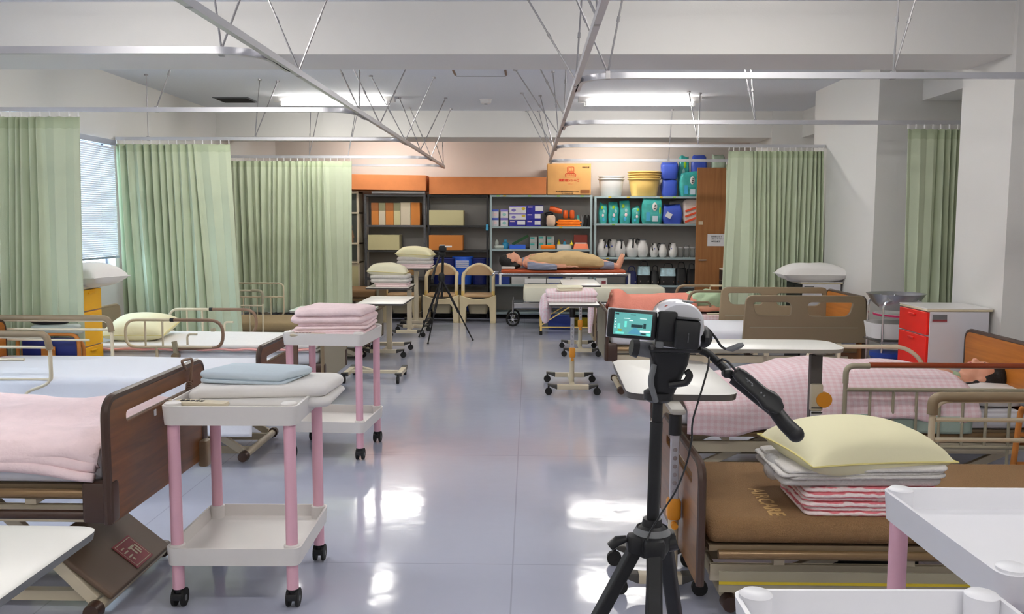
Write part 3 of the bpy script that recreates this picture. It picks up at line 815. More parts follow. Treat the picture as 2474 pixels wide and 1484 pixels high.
def slab_stack(name, label, c, w, d, layers, rz=0, m='pink', cat='blanket', group=None, seed=1, wob=.006, over=None, edge=None, jit=.012, sag=0.0):
    """a folded cloth: rounded layers joined by soft fold bulges, one cloth mesh"""
    rnd = random.Random(seed); b = MB(); z = 0
    for i, t_ in enumerate(layers):
        ww = w + rnd.uniform(-jit, jit); dd = d + rnd.uniform(-jit, jit); ox = rnd.uniform(-jit, jit) * .6; oy = rnd.uniform(-jit, jit) * .6
        nx, nr = 40, 12
        # closed cross rings along a rounded rectangle, layered
        rings = []
        for k in range(nr + 1):
            a = -PI / 2 + PI * k / nr
            e = t_ / 2 * (1 - math.cos(a)); zz = z + t_ / 2 + t_ / 2 * math.sin(a)
            pts = []
            for (px, py) in rrect(ww - 2 * e, dd - 2 * e, min(.04, dd * .2), ox, oy, 7):
                # resample noise
                n_ = fbm(px * 6 + seed, py * 6, 1.0, i * 1.7) * wob
                pts.append((px + n_, py + n_ * .6, zz + fbm(px * 3, py * 3 + seed, 1.5, 2.0) * wob * 1.6 * (1 if i else k / nr)))
            rings.append(pts)
        # top fill with grid for a soft surface
        b.loft(rings)
        z += t_ * .96
    if sag:
        for i, v in enumerate(b.v): b.v[i] = Vector((v.x, v.y, v.z - sag * (abs(v.x) / (w / 2)) ** 2 * (v.z / z)))
    g = b.build(name, m, None, smooth=60)
    g.location = Vector(c) + Vector((0, 0, 0)); g.rotation_euler = (0, 0, rz)
    tag(g, label, cat, group)
    return g, z
def cloth_over(name, label, cat, x0, x1, y0, y1, f, m, nx=60, ny=40, group=None, solid=.004):
    """cloth laid over things, height from f(x, y)"""
    b = MB(); b.grid(nx, ny, lambda u, v: f(u, v))
    o = b.build(name, m, None, smooth=180, solid=solid)
    return tag(o, label, cat, group)

# nearest left bed: pink blanket with rolled edge over the mattress, hanging a little at the near side
def pk(u, v):
    x = -1.52 - u * 2.0
    s = v * 1.12                                       # developed width from the near hem over the top to the far side
    near, far, top = 3.05, 3.93, .70
    hang = .05
    if s < hang: y = near - .018 * math.sin(PI * s / hang); z = top - .01 - (hang - s) * .95
    elif s < hang + .88: y = near + (s - hang); z = top
    else: y = far + .01; z = top - (s - hang - .88)
    w1 = math.exp(-((u - .25) / .35) ** 2)
    t = (s - hang) / .88
    if 0 < t < 1:
        z += .006 + .022 * math.sin(PI * t) ** .6 + .022 * fbm(x * 2.2, y * 3.4) + .014 * fbm(x * 6 + 3, y * 2.2) + .010 * math.sin(9 * t + 5 * u) * w1 + .012 * math.sin(17 * t - 9 * u) * math.exp(-((u - .12) / .18) ** 2) * (1 - t)
    else: y += .01 * math.sin(14 * u + 2)
    if u < .06:
        y += .0; z -= .02 * (1 - u / .06)
    if s < hang * 1.2: z += .012 * math.sin(26 * u) * math.exp(-((u - .08) / .12) ** 2)
    return (x, y, z)
cloth_over('blanket', 'pale pink towelling blanket spread on the nearest left bed', 'blanket', 0, 0, 0, 0, pk, 'pink', 90, 50)
# rolled edge with creases
b = MB()
for k_, (dz, r_) in enumerate(((.0, .022), (.035, .026), (.072, .020))):
    pts = []
    for i in range(41):
        t_ = i / 40; x = -1.53 - t_ * 1.95
        sq = math.exp(-(t_ / .07) ** 2)
        pts.append((x, 3.032 + .006 * math.sin(8 * t_ + k_) + .012 * k_, .625 + dz * .8 * (1 - .35 * sq) + .012 * math.sin(5 * t_ + k_ * 2) * (1 - sq) - .03 * sq * (1 - k_ / 2)))
    b.tube(pts, [r_ * (1 - .25 * math.exp(-(i / 40 / .05) ** 2)) for i in range(41)], 10)
tag(b.build('blanket_hem', 'pink', None, smooth=180), 'rolled pink hem tucked along the near side of the nearest left bed', 'blanket')
# second left bed: white sheet hanging far down the near side
def sh(u, v):
    x = -1.655 - u * 2.0
    near, far, top = 5.262, 6.1, .548
    hang = .34
    s = v * (hang + .84 + .1)
    if s < hang:
        t = 1 - s / hang; z = top - t * hang
        y = near - .012 - .035 * t * (1 + .5 * math.sin(5.5 * u * 3 + 1)) + .02 * fbm(x * 2.5, z * 5)
    elif s < hang + .84:
        y = near + (s - hang); z = top + .006 * fbm(x * 3, y * 4) + .01 * math.sin(PI * (s - hang) / .84)
    else: y = far + .012; z = top - (s - hang - .84)
    return (x, y, z)
cloth_over('bed_sheet', 'bluish white sheet draped over the second left bed', 'sheet', 0, 0, 0, 0, sh, 'sheet', 110, 60)
# foot end fall of the same sheet
b = MB()
b.grid(30, 20, lambda u, v: (-1.652 - .012 * math.sin(6 * u), 5.262 + .82 * u, .545 - v * .36 + 0 * u))
# third left bed: pink edged pad and white cover
g, _ = slab_stack('quilt', 'white quilt with a pink edge on the third left bed', (-2.68, 7.5, .44), 1.95, .86, [.03, .035], m='sheet2', cat='quilt', seed=5, wob=.012)
b = MB(); b.tube([(-1.72 - i * .05, 7.06 + .006 * math.sin(i), .462 + .005 * math.sin(i * 1.3)) for i in range(38)], .010, 6)
tag(b.build('quilt_binding', 'pink2', None), 'thin pink binding along the near side of the third left bed', 'binding')
pillow('ivory pillow with a seam on the third left bed, behind the side rail', (-3.3, 7.48, .515), .52, .56, .2, 'creamcl', rz=.1, tilt=.12, seed=3)
# nearest right bed: stack of two blankets and a big ivory pillow
g, z1_ = slab_stack('blanket', 'pink and white striped terry blanket folded at the bottom of the near right stack', (1.285, 3.445, .405), .50, .38, [.019] * 6, m='gingham', seed=4, wob=.010, jit=.012)
g.data.materials.clear(); g.data.materials.append(M['terry'])
g, z2_ = slab_stack('blanket', 'greyish white towelling blanket folded in layers under the big ivory pillow', (1.255, 3.465, .405 + z1_ + .001), .60, .42, [.030, .013, .013, .013], m='towelw', seed=9, wob=.016, jit=.02)
zz = .405 + z1_ + z2_
pillow('big ivory pillow on top of the near right blanket stack', (1.275, 3.45, zz - .03), .60, .43, .20, 'creamcl', rz=.22, tilt=.05, roll=.02, pinch=.12, seed=1)
b = MB(); b.ell((.975, 3.48, zz - .025), .03, .09, .028, 12, 8); b.ell((.955, 3.44, zz - .055), .025, .07, .03, 12, 8)
o = b.build('plastic_bag', 'clearbag', None, smooth=60); tag(o, 'crumpled clear plastic bag stuck out between pillow and grey blanket', 'bag')
# cart top: white folded sheet and pale blue folded sheet
g, z_ = slab_stack('folded_sheet', 'white folded sheet lying on the front left cart', (-1.09, 3.685, .752), .57, .40, [.035, .05], m='sheet2', cat='sheet', seed=12, wob=.02, rz=.04)
g, z3_ = slab_stack('folded_sheet', 'pale blue folded sheet on top of the white one on the cart', (-1.15, 3.72, .753 + z_), .38, .33, [.009, .030], m='bluesheet', cat='sheet', seed=14, wob=.014, rz=-.12)
# cart 2: pink blanket stack
g, z_ = slab_stack('blanket', 'pink ruffled blanket folded under the paler one on the second cart', (-1.26, 5.745, .752), .46, .46, [.026, .02, .02, .02, .018], m='pink', seed=21, wob=.02, jit=.03)
g, z4_ = slab_stack('blanket', 'thick pale pink blanket folded on top of the stack on the second cart', (-1.26, 5.75, .753 + z_), .45, .48, [.05, .05], m='pink', seed=22, wob=.03, jit=.012, sag=.012)
# ================================================================ CARTS
def cart(label, x, y, rz, w=.52, d=.55, h=.80, low=.245, m='cart'):
    g = thing('utility_cart', label, 'cart', (x, y, 0), rz)
    def tray(z1, th, nm):
        t = .009
        R = [[(px, py, z1 - th) for px, py in rrect(w - .012, d - .012, .035)], [(px, py, z1) for px, py in rrect(w, d, .04)],
             [(px, py, z1) for px, py in rrect(w - 2 * t, d - 2 * t, .034)], [(px, py, z1 - th + .022) for px, py in rrect(w - 2 * t - .02, d - 2 * t - .02, .03)]]
        o = MB().loft(R).build(nm, m, g, smooth=40)
        return o
    tray(h, .075, 'top_tray'); tray(low, .07, 'bottom_tray')
    lx, ly = w / 2 - .038, d / 2 - .038
    for sx in (-1, 1):
        for sy in (-1, 1):
            o = MB().cyl((sx * lx, sy * ly, .075), (sx * lx, sy * ly, h - .06), .023, n=20).build('leg', 'pinkleg', g)
            MB().lathe([(.031, -.075), (.031, .006), (.026, .010)], (sx * lx, sy * ly, h), 20).build('corner_cap', m, g)
            MB().lathe([(.031, -.07), (.031, .004), (.024, .008)], (sx * lx, sy * ly, low), 20).build('leg_socket', m, g)
            c = MB(); c.cyl((sx * lx, sy * ly, .055), (sx * lx, sy * ly, .085), .018); c.rbox(sx * lx - .022, sx * lx + .022, sy * ly - .028, sy * ly + .028, .03, .06, .008)
            co = c.build('caster', 'black', g)
            for e in (-1, 1):
                MB().cyl((sx * lx + e * .012, sy * ly + .008, .036), (sx * lx + e * .024, sy * ly + .008, .036), .036, n=20).build('wheel', 'rubber', co)
            MB().cyl((sx * lx - .025, sy * ly + .008, .032), (sx * lx + .025, sy * ly + .008, .032), .012, n=12).build('hub', 'grey', co)
    return g
cart('white two tray cart with pink legs carrying white and blue sheets, front left', -1.14, 3.56, .02)
cart('white two tray cart with pink legs carrying pink blankets, second on the left', -1.265, 5.72, -.07, d=.53)
cart('empty white cart with pink legs in front of the nearest right bed', 1.20, 2.03, .015, m='cartw', d=.60)
cart('empty white cart at the bottom edge, right of the camera tripod', .645, 1.385, .02, m='cartw', w=.50)
cart('empty white cart in the bottom right corner beside two other carts', 1.19, 1.37, .0, m='cartw', w=.52, d=.54)
# remote controls lying on the trays
def remote(label, x, y, z, rz):
    g = thing('bed_remote', label, 'remote control', (x, y, z), rz)
    MB().rbox(-.11, .11, -.03, .03, 0, .022, .01).build('casing', 'cream', g)
    for i in range(5): MB().box(-.075 + i * .02, -.062 + i * .02, -.016, .0, .022, .0245).build('button', 'dark', g, smooth=0)
    MB().tube(fillet([(-.11, 0, .012), (-.13, 0, .02), (-.14, .03, .015)], .01), .004, 6).build('cable_stub', 'cream', g)
remote('cream corded bed remote on the front left cart', -1.27, 3.37, .782, -.14)
remote('cream bed remote under the pink blankets on the second cart', -1.38, 5.50, .778, .05)

# ================================================================ OVERBED TABLES
def otable(label, x, y, z, w=.44, d=.88, rz=0, col=(0, 0), base=(0, 0), bw=.42, bd=.62, knob=False, round_=.03, top='topw', edge='edge', colm='cream', thick=.022, colr=.018):
    g = thing('overbed_table', label, 'table', (x, y, 0), rz)
    R = rrect(w, d, round_)
    t = MB().loft([[(a, b, z - thick) for a, b in rrect(w - .006, d - .006, round_)], [(a, b, z - .003) for a, b in R]]).build('tabletop', edge, g)
    MB().loft([[(a, b, z - .003) for a, b in R], [(a, b, z) for a, b in rrect(w - .01, d - .01, round_)]]).build('laminate', top, t)
    cx, cy = col; bx, by = base
    MB().rbox(cx - .03, cx + .03, cy - .08, cy + .10, z - thick - .025, z - thick, .01).build('bracket', 'edgel', g)
    if knob:
        MB().cyl((cx, cy, z - thick - .12), (cx, cy, z - thick - .04), .026).build('upper_socket', 'black', g)
        MB().box(cx - .017, cx + .017, cy - .014, cy + .014, .36, z - .08).build('inner_post', 'alu', g, smooth=0, bevel=.003)
        hl = MB()
        for i in range(6): hl.cyl((cx, cy - .0155, .42 + i * .034), (cx, cy - .0125, .42 + i * .034), .009, n=12)
        hl.build('adjusting_holes', 'chrome', g)
        k = MB().rbox(cx - .028, cx + .028, cy - .03, cy + .03, .30, .39, .014).build('height_knob', 'knob', g)
        MB().cyl((cx, cy - .02, .285), (cx, cy - .045, .285), .014).build('lock_pin', 'knob', k)
        MB().cyl((cx, cy, .05), (cx, cy, .31), colr + .003).build('column', colm, g)
    else:
        MB().box(cx - .03, cx + .03, cy - .022, cy + .022, .05, z - thick - .03).build('column', colm, g, smooth=0, bevel=.006)
    MB().box(bx - .02, bx + .02, by - bd / 2, by + bd / 2, .055, .085).build('base_beam', colm, g, smooth=0, bevel=.004)
    if abs(cx - bx) > .03 or abs(cy - by) > bd / 2: MB().bar((cx, cy, .07), (bx, by, .07), .04, .03).build('base_link', colm, g, smooth=0)
    for sy in (-1, 1):
        yy = by + sy * bd / 2
        MB().box(bx - bw / 2 + .08, bx + bw / 2 - .08, yy - .025, yy + .025, .05, .09).build('base_bar', colm, g, smooth=0, bevel=.006)
        for sx in (-1, 1):
            x0, x1 = bx + sx * (bw / 2 - .085), bx + sx * bw / 2
            a = MB(); a.hexa([(x0, yy - .028, .05), (x1, yy - .028, .085), (x1, yy + .028, .085), (x0, yy + .028, .05)], [(x0, yy - .028, .092), (x1, yy - .028, .098), (x1, yy + .028, .098), (x0, yy + .028, .092)])
            o = a.build('caster_arm', 'edgearm', g, smooth=0, bevel=.006)
            c = MB(); c.cyl((x1 - sx * .01, yy - .012, .032), (x1 - sx * .01, yy + .012, .032), .032, n=18); c.cyl((x1 - sx * .01, yy, .04), (x1 - sx * .01, yy, .09), .008)
            c.build('caster', 'rubber', o)
    return g

otable('white topped table at the bottom left corner of the view', -1.28, 1.66, .75, w=.46, d=.9, round_=.05, edge='grey', col=(-.0, .1))
otable('white topped table on wheels left of the far tripod', -1.56, 9.68, .64, w=.50, d=.92, col=(0, .18), base=(-.04, .3), bw=.46, bd=.6)
otable('pale overbed table half hidden behind the second cart', -1.88, 8.55, .655, w=.46, d=.78, rz=PI / 2, col=(.05, -.22), base=(-.2, -.42), bw=.5, bd=.5, edge='edgel', top='palegreen')
otable('overbed table carrying the nearer stack with pillow, far left', -1.82, 11.68, .65, w=.55, d=.76, col=(.24, 0), base=(.24, .05), bw=.44, bd=.62)
otable('overbed table carrying the farther stack with pillow, far left', -1.62, 12.72, .835, w=.46, d=.46, col=(.0, -.0), base=(0, 0), bw=.40, bd=.36)
otable('white overbed table with orange knob under the pink blanket and cloth', .385, 7.92, .80, w=.43, d=.86, knob=True, col=(0, -.1), base=(.0, .02), bw=.44, bd=.62)
otable('overbed table with orange knob standing behind the pink blanket table', .585, 10.28, .80, w=.43, d=.90, knob=True, col=(0, -.2), base=(0, -.1), bw=.40, bd=.68)
otable('wide white overbed table right behind the camcorder tripod', .645, 4.05, .80, w=.46, d=.90, knob=True, col=(-.045, -.53), base=(-.10, -.42), bw=.34, bd=.3, round_=.09, rz=-.02, thick=.03)
g = otable('long white overbed table across the gap before the second right bed', 1.17, 4.54, .88, w=.82, d=.36, round_=.12, col=(.30, 0), base=(.25, 0), bw=.5, bd=.26, colm='edge', edge='edgel')
o = MB().rbox(.27, .33, -.045, -.01, .54, .68, .008).build('height_scale', 'cream', g)
MB().cyl((.335, -.05, .60), (.335, -.025, .60), .04, n=20).build('dial', 'knob', o)
for zz_ in (.53, .555): MB().box(.272, .328, -.047, -.045, zz_, zz_ + .006).build('scale_mark', 'black', o, smooth=0)
MB().rbox(.275, .325, -.04, -.012, .45, .54, .006).build('sleeve', 'plastw', o)
# far stacks
def stack(x, y, z, lab, w=.46):
    g1, a = slab_stack('blanket', 'pink striped blanket at the bottom of the ' + lab, (x + .02, y, z), w - .06, .34, [.03, .03], m='pink', seed=int(x * -100), wob=.006)
    g2, b = slab_stack('blanket', 'off white towelling blanket folded in the ' + lab, (x, y, z + a), w, .36, [.05, .055], m='towelw', seed=int(y), wob=.01)
    return z + a + b
zt_ = stack(-1.80, 11.55, .65, 'nearer far-left stack', .50)
pillow('ivory pillow with pointed ends on the nearer far-left stack', (-1.84, 11.55, zt_ - .035), .52, .36, .2, 'creamcl2', rz=.05, roll=.05, pinch=.1, seed=7)
zt_ = stack(-1.62, 12.68, .835, 'farther far-left stack', .50)
pillow('ivory pillow on the farther, higher far-left stack', (-1.62, 12.68, zt_ - .035), .52, .36, .2, 'creamcl', rz=-.1, roll=.04, pinch=.1, seed=8)
g, z_ = slab_stack('blanket', 'pink gingham blanket on the orange knob table, sagging off its left side', (.375, 7.90, .80), .46, .44, [.045, .05], m='ging2', seed=31, wob=.016)
o = MB().ell((.145, 7.80, .74), .055, .13, .135, 16, 12).build('blanket_end', 'ging2', None, smooth=180); tag(o, 'drooping end of the pink gingham blanket left of the table top', 'blanket')
g, _ = slab_stack('towel', 'small ivory towel folded on top of the pink gingham blanket', (.36, 7.88, .80 + z_), .22, .22, [.022, .02], m='creamcl2', seed=33, wob=.004)
o = MB().loft([[(.66 + .02 * math.sin(a), 9.60 + .05 * math.cos(a), .30) for a in [i * PI / 5 for i in range(10)]], [(.67 + .035 * math.sin(a), 9.60 + .07 * math.cos(a), .5) for a in [i * PI / 5 for i in range(10)]], [(.68 + .03 * math.sin(a), 9.62 + .08 * math.cos(a), .70) for a in [i * PI / 5 for i in range(10)]]]).build('hanging_cloth', 'ging2', None, smooth=60)
tag(o, 'pink cloth hanging over the foot board of the far right bed', 'cloth')

# ================================================================ BEDSIDE LOCKERS
def locker(label, x0, x1, y0, y1, h, front, side='lockw', fx=-1):
    """front panel faces -x (fx=-1) or +x"""
    g = thing('bedside_locker', label, 'locker', ((x0 + x1) / 2, (y0 + y1) / 2, 0))
    w, d = (x1 - x0) / 2, (y1 - y0) / 2
    MB().box(-w + .02, w - .02, -d, d, .05, h - .02).build('body', side, g, smooth=0, bevel=.004)
    MB().box(-w, w, -d - .003, d + .003, h - .004, h + .002).build('top_sheet', 'plastw', g, smooth=0)
    MB().box(-w, w, -d - .004, d + .004, h - .02, h - .004).build('top', 'creamtop', g, smooth=0, bevel=.006)
    fx0 = -w if fx < 0 else w - .02
    for z0, z1, nm in ((.06, h * .52, 'door'), (h * .53, h * .80, 'door'), (h * .81, h - .025, 'drawer')):
        o = MB().box(fx0, fx0 + .02, -d + .003, d - .003, z0, z1).build(nm, front, g, smooth=0, bevel=.004)
        MB().box(fx0 + (-.012 if fx < 0 else .02), fx0 + (0 if fx < 0 else .032), -.05, .05, z1 - .035, z1 - .022).build('handle', front, o, smooth=0, bevel=.003)
    if fx < 0:
        t = MB().box(-w + .035, -w + .13, -d - .006, -d - .0045, h - .085, h - .04).build('name_plate', 'grey', g, smooth=0)
        MB().box(-w + .035, -w + .13, -d - .0075, -d - .006, h - .085, h - .072).build('red_band', 'label_r', t, smooth=0)
    for sx in (-1, 1):
        for sy in (-1, 1):
            MB().cyl((sx * (w - .05), sy * (d - .05) - .01, .025), (sx * (w - .05), sy * (d - .05) + .01, .025), .025).build('caster', 'rubber', g)
    return g

locker('bedside locker with red doors and white side, right of the basins', 2.63, 3.06, 5.90, 6.34, .935, 'red')
locker('bedside locker with black doors carrying a white pillow, by the far pier', 2.65, 3.06, 8.72, 9.2, .92, 'blackm')
locker('black fronted bedside locker beside the brown door', 2.66, 3.04, 12.1, 12.5, .86, 'blackm')
locker('tall yellow fronted locker under the window with a white pillow on it', -3.83, -3.42, 6.70, 7.03, .985, 'yellow', fx=1)
pillow('white pillow lying on the yellow locker by the window', (-3.47, 6.95, .985), .40, .44, .2, 'sheet2', rz=1.3, seed=4, seam='sheet2')
pillow('plump white pillow on the black locker by the far pier', (2.80, 8.86, .92), .66, .4, .2, 'sheet2', rz=.0, seed=6, seam='sheet2')
# basin stand between the rails and the red locker
g = thing('basin_stand', 'steel two tier stand with enamel basin in front of the pier recess', 'stand', (2.79, 6.80, 0))
for sx in (-1, 1):
    for sy in (-1, 1): MB().tube(fillet([(sx * .15, sy * .15, .03), (sx * .15, sy * .15, .9), (sx * .05, sy * .15, .94)], .04), .009, 8).build('post', 'chrome', g)
MB().lathe([(.10, .84), (.17, .90), (.205, .955), (.215, .965), (.20, .955), (.165, .905), (.09, .85)], n=32, cap=True).build('steel_basin', 'steel', g)
MB().lathe([(.16, .78), (.205, .80), (.21, .815), (.195, .81), (.15, .79)], n=32, c=(.06, 0, .0)).build('enamel_tray', 'plastw', g)
MB().lathe([(.213, .798), (.216, .81), (.21, .812)], n=32, c=(.06, 0, 0), cap=False).build('red_rim', 'magenta', g)
MB().loft([[(a, b, .63) for a, b in rrect(.38, .30, .12, n=8)], [(a, b, .745) for a, b in rrect(.42, .34, .14, n=8)], [(a, b, .745) for a, b in rrect(.40, .32, .13, n=8)], [(a, b, .65) for a, b in rrect(.36, .28, .11, n=8)]]).build('deep_tray', 'plastw', g)
MB().box(-.17, .17, -.17, .17, .60, .612).build('shelf', 'steel', g, smooth=0)
MB().box(-.17, .17, -.17, .17, .40, .412).build('shelf', 'steel', g, smooth=0)
tag(MB().lathe([(.07, 0), (.105, .03), (.115, .08), (.12, .085), (.12, .115), (.02, .122), (.0, .122)], (2.72, 6.72, .413), 28, sx=1.15).build('lidded_tub', 'blued', None), 'round blue lidded tub on the lower shelf of the basin stand', 'tub')

# ================================================================ folded chair by the nearest left curtain, walking frame at the right edge
g = thing('folding_chair', 'folded chair with orange frame and blue seat before the nearest left curtain', 'chair', (-3.42, 6.25, 0))
for y_, z1_c in ((-.035, .69), (.03, .64)):
    MB().tube(fillet([(-.22, y_, .012), (-.22, y_, z1_c), (.22, y_, z1_c), (.22, y_, .012)], .07), .014, 10).build('frame', 'cardor', g)
MB().rbox(-.20, .20, -.02, .012, .40, .66, .01).build('seat', 'navyb', g)
MB().rbox(-.20, .20, .014, .024, .12, .36, .005).build('backrest', 'navyb', g)
MB().box(-.05, .05, -.045, -.03, .38, .60).build('centre_strap', 'cardor', g, smooth=0, bevel=.004)
MB().tube(fillet([(.06, -.05, .40), (.08, -.05, .52), (.17, -.05, .50), (.19, -.05, .40)], .05), .014, 8).build('armrest', 'cardor', g)
slab_o, _ = slab_stack('towel', 'pale grey green cloth piled on top of the folded blue chair', (-3.36, 6.25, .69), .34, .10, [.03, .035], m='gown2', seed=44, wob=.02, cat='cloth')
tag(MB().ell((-3.42, 6.25, .78), .15, .05, .03).build('bag', 'blackm', None, smooth=60), 'small black bag lying on the pale cloth on the folded chair', 'bag')
g = thing('walking_frame', 'orange walking frame with grey grip cut off by the right edge of the view', 'walking frame', (2.80, 4.52, 0))
for sx in (-.24, .24):
    MB().tube(fillet([(sx - .02, -.12, .03), (sx, -.06, .56), (sx, .08, .56), (sx - .02, .12, .03)], .06), .015, 10).build('side_frame', 'cardor', g)
    MB().tube([(sx, -.05, .575), (sx, .07, .575)], .02, 10).build('grip', 'grey', g)
    for sy in (-.12, .12): MB().cyl((sx - .02, sy, 0), (sx - .02, sy, .05), .02).build('rubber_foot', 'rubber', g)
MB().tube([(-.24, .09, .40), (.24, .09, .40)], .013, 10).build('cross_tube', 'cardor', g)
MB().tube([(-.24, .10, .24), (.24, .10, .24)], .013, 10).build('cross_tube', 'cardor', g)
# ================================================================ FAR END: SHELVING
def rack(label, x0, x1, y0, y1, h, shelves, m, pm, back=None, pw=.035, holes=False, name='steel_shelf'):
    g = thing(name, label, 'shelf', ((x0 + x1) / 2, (y0 + y1) / 2, 0)); w = (x1 - x0) / 2; d = (y1 - y0) / 2
    for sx in (-1, 1):
        for sy in (-1, 1):
            b = MB(); xa = sx * w; xb = sx * (w - pw); ya = sy * d; yb = sy * (d - pw)
            b.box(min(xa, xb), max(xa, xb), min(ya, ya - sy * .003), max(ya, ya - sy * .003), 0, h)
            b.box(min(xa, xa - sx * .003), max(xa, xa - sx * .003), min(ya, yb), max(ya, yb), 0, h)
            p = b.build('post', pm, g, smooth=0)
            if holes and sy < 0:
                hb = MB()
                for i in range(24): hb.cyl((sx * (w - pw / 2), -d - .0005, .1 + i * .075), (sx * (w - pw / 2), -d - .0015, .1 + i * .075), .005, n=6)
                hb.build('bolt_holes', 'dark', p)
    for z in shelves:
        s = MB().box(-w + .003, w - .003, -d + .001, d - .003, z - .03, z).build('shelf_board', m, g, smooth=0, bevel=.002)
    if back: MB().box(-w, w, d - .006, d - .002, .1, h).build('back_panel', back, g, smooth=0)
    return g
YS = 13.65
# glass fronted cabinet at the far left
g = thing('glass_cabinet', 'cream glass door cabinet at the far left behind the third curtain', 'cabinet', (-3.02, 13.86, 0))
w = .40
MB().box(-w, w, -.16, .2, .0, .84).build('lower_body', 'beige2', g, smooth=0)
for x in (-w, w - .03): MB().box(x, x + .03, -.18, .2, .84, 1.95).build('side', 'beige2', g, smooth=0)
MB().box(-w, w, .18, .2, .84, 1.95).build('back', 'darkgreen', g, smooth=0)
for z in (.86, 1.15, 1.62, 1.93): MB().box(-w, w, -.19, .17, z - .012, z + .012).build('shelf_board', 'beige2', g, smooth=0)
MB().box(-w + .03, w - .03, -.176, -.172, .88, 1.92).build('glass_door', 'glass', g, smooth=0)
MB().box(-.38, .38, -.175, -.17, .40, .8).build('drawer', 'beige', g, smooth=0, bevel=.004)
fg = MB(); fg.ell((-2.78, 13.8, 1.40), .035, .03, .045); fg.cyl((-2.78, 13.8, 1.22), (-2.78, 13.8, 1.36), .05, .035); fg.cyl((-2.81, 13.78, 1.34), (-2.87, 13.76, 1.30), .014); fg.cyl((-2.75, 13.78, 1.34), (-2.72, 13.75, 1.24), .014); fg.cyl((-2.78, 13.8, 1.165), (-2.78, 13.8, 1.22), .055, .045)
tag(fg.build('figurine', 'brownleaf', None), 'small brown orange figure standing in the glass cabinet', 'figurine')
# two dark racks
rack('dark grey slotted steel rack left of the far tripod, holding striped file boxes', -2.53, -1.585, 13.66, 14.08, 1.905, (.10, .62, 1.055, 1.435, 1.90), 'rack', 'rack', 'rackpan', holes=True)
rack('dark steel rack with grey back panel between the striped files and the pale steel shelf', -1.565, -.625, 13.68, 14.08, 1.90, (.10, .52, 1.055, 1.435, 1.90), 'rackbk', 'rackbk', 'rackpan')
cols = ['cardor', 'beige2', 'cardor', 'beige', 'beige2', 'cardor']; x = -2.43
names = ['leftmost orange', 'pale grey beige', 'middle orange', 'olive beige', 'wide pale beige', 'rightmost orange']
for i, wd_ in enumerate((.115, .105, .125, .105, .155, .145)):
    g = thing('file_box', names[i] + ' upright file box in the row on the left dark rack', 'file box', (x + wd_ / 2, 13.84, 1.436), 0, 'upright file boxes on the left dark rack')
    o = MB().box(-wd_ / 2 + .002, wd_ / 2 - .002, -.14, .14, 0, .345 if i in (4, 5) else .34).build('box', cols[i], g, smooth=0, bevel=.002)
    if i < 4: MB().box(-wd_ / 2 + .001, wd_ / 2 - .001, -.1415, -.139, .22, .341).build('darker_flap', 'olived' if i % 2 else 'browned', o, smooth=0)
    x += wd_
def box1(name, label, cat, x0, x1, y0, y1, z0, z1, m, group=None, bevel=.003, parts=None):
    g = thing(name, label, cat, ((x0 + x1) / 2, (y0 + y1) / 2, z0), 0, group)
    w, d, h = (x1 - x0) / 2, (y1 - y0) / 2, z1 - z0
    b = MB().box(-w, w, -d, d, 0, h).build('body', m, g, smooth=0, bevel=bevel)
    MB().box(-w - .0005, w + .0005, -.006, .006, h - .0003, h + .0006).build('flap_seam', 'browned' if m in ('card', 'card2', 'cardor') else 'edgel', g, smooth=0)
    return g, b, w, d, h
box1('storage_box', 'beige box on the middle shelf of the left dark rack', 'box', -2.47, -1.99, 13.62, 13.95, 1.056, 1.285, 'beige')
box1('storage_box', 'beige box on the upper shelf of the right dark rack', 'box', -1.535, -1.01, 13.66, 13.96, 1.436, 1.665, 'beige')
box1('storage_box', 'orange brown box on the middle shelf of the right dark rack', 'box', -1.54, -1.02, 13.66, 13.96, 1.056, 1.285, 'cardor')
tag(MB().box(-.665, -.625, 13.655, 13.66, 1.36, 1.45).build('blue_tag', 'skyb', None, smooth=0), 'light blue tag hanging on the rack post', 'tag')
# rolled poster and long cardboard cartons on top
tag(MB().cyl((-2.42, 13.72, 1.935), (-1.60, 13.72, 1.93), .022).build('poster_roll', 'paper', None), 'long white paper roll on top of the left dark rack', 'paper roll')
g, b, w, d, h = box1('long_carton', 'long orange brown carton lying tilted on top of the left dark rack', 'carton', -2.83, -1.57, 13.60, 14.1, 1.985, 2.215, 'card')
g.rotation_euler = (0, .012, -.02); g.location.z = 1.968
box1('long_carton', 'long orange brown carton on top of the right dark rack', 'carton', -1.53, .255, 13.64, 14.1, 1.905, 2.17, 'card')
g, b, w, d, h = box1('carton', 'tan carton with red LL print on top of the pale steel shelf', 'carton', .272, .93, 13.64, 14.08, 1.905, 2.375, 'card2')
o = text_mb('LL', .075, (.02, -d - .002, .375)).build('print', 'inkr', b, smooth=0)
q = rrect(.10, .085, .012, .02, .375)
for lp, rr in ((q, .003), (rrect(.16, .06, .03, .02, .295), .003)):
    MB().tube([(p[0], -d - .002, p[1]) for p in lp], rr, 5, closed=True).build('print_outline', 'inkr', b)
text_mb('(ヘモルム)', .035, (.02, -d - .002, .295)).build('print', 'inkr', b, smooth=0)
text_mb('業務用シリーズ', .045, (.0, -d - .002, .215), bold=.001).build('print', 'inkr', b, smooth=0)
text_mb('マ-ケット', .022, (.02, -d - .002, .16)).build('print', 'inkr', b, smooth=0)
text_mb('東京都 高齢者用品 株式会社 大人用', .022, (-.03, -d - .002, .05)).build('print', 'ink', b, smooth=0)
text_mb('TEL 0120-000-000 品番', .018, (-.03, -d - .002, .02)).build('print', 'ink', b, smooth=0)
text_mb('取扱注意', .028, (.25, -d - .002, .41)).build('print', 'ink', b, smooth=0)
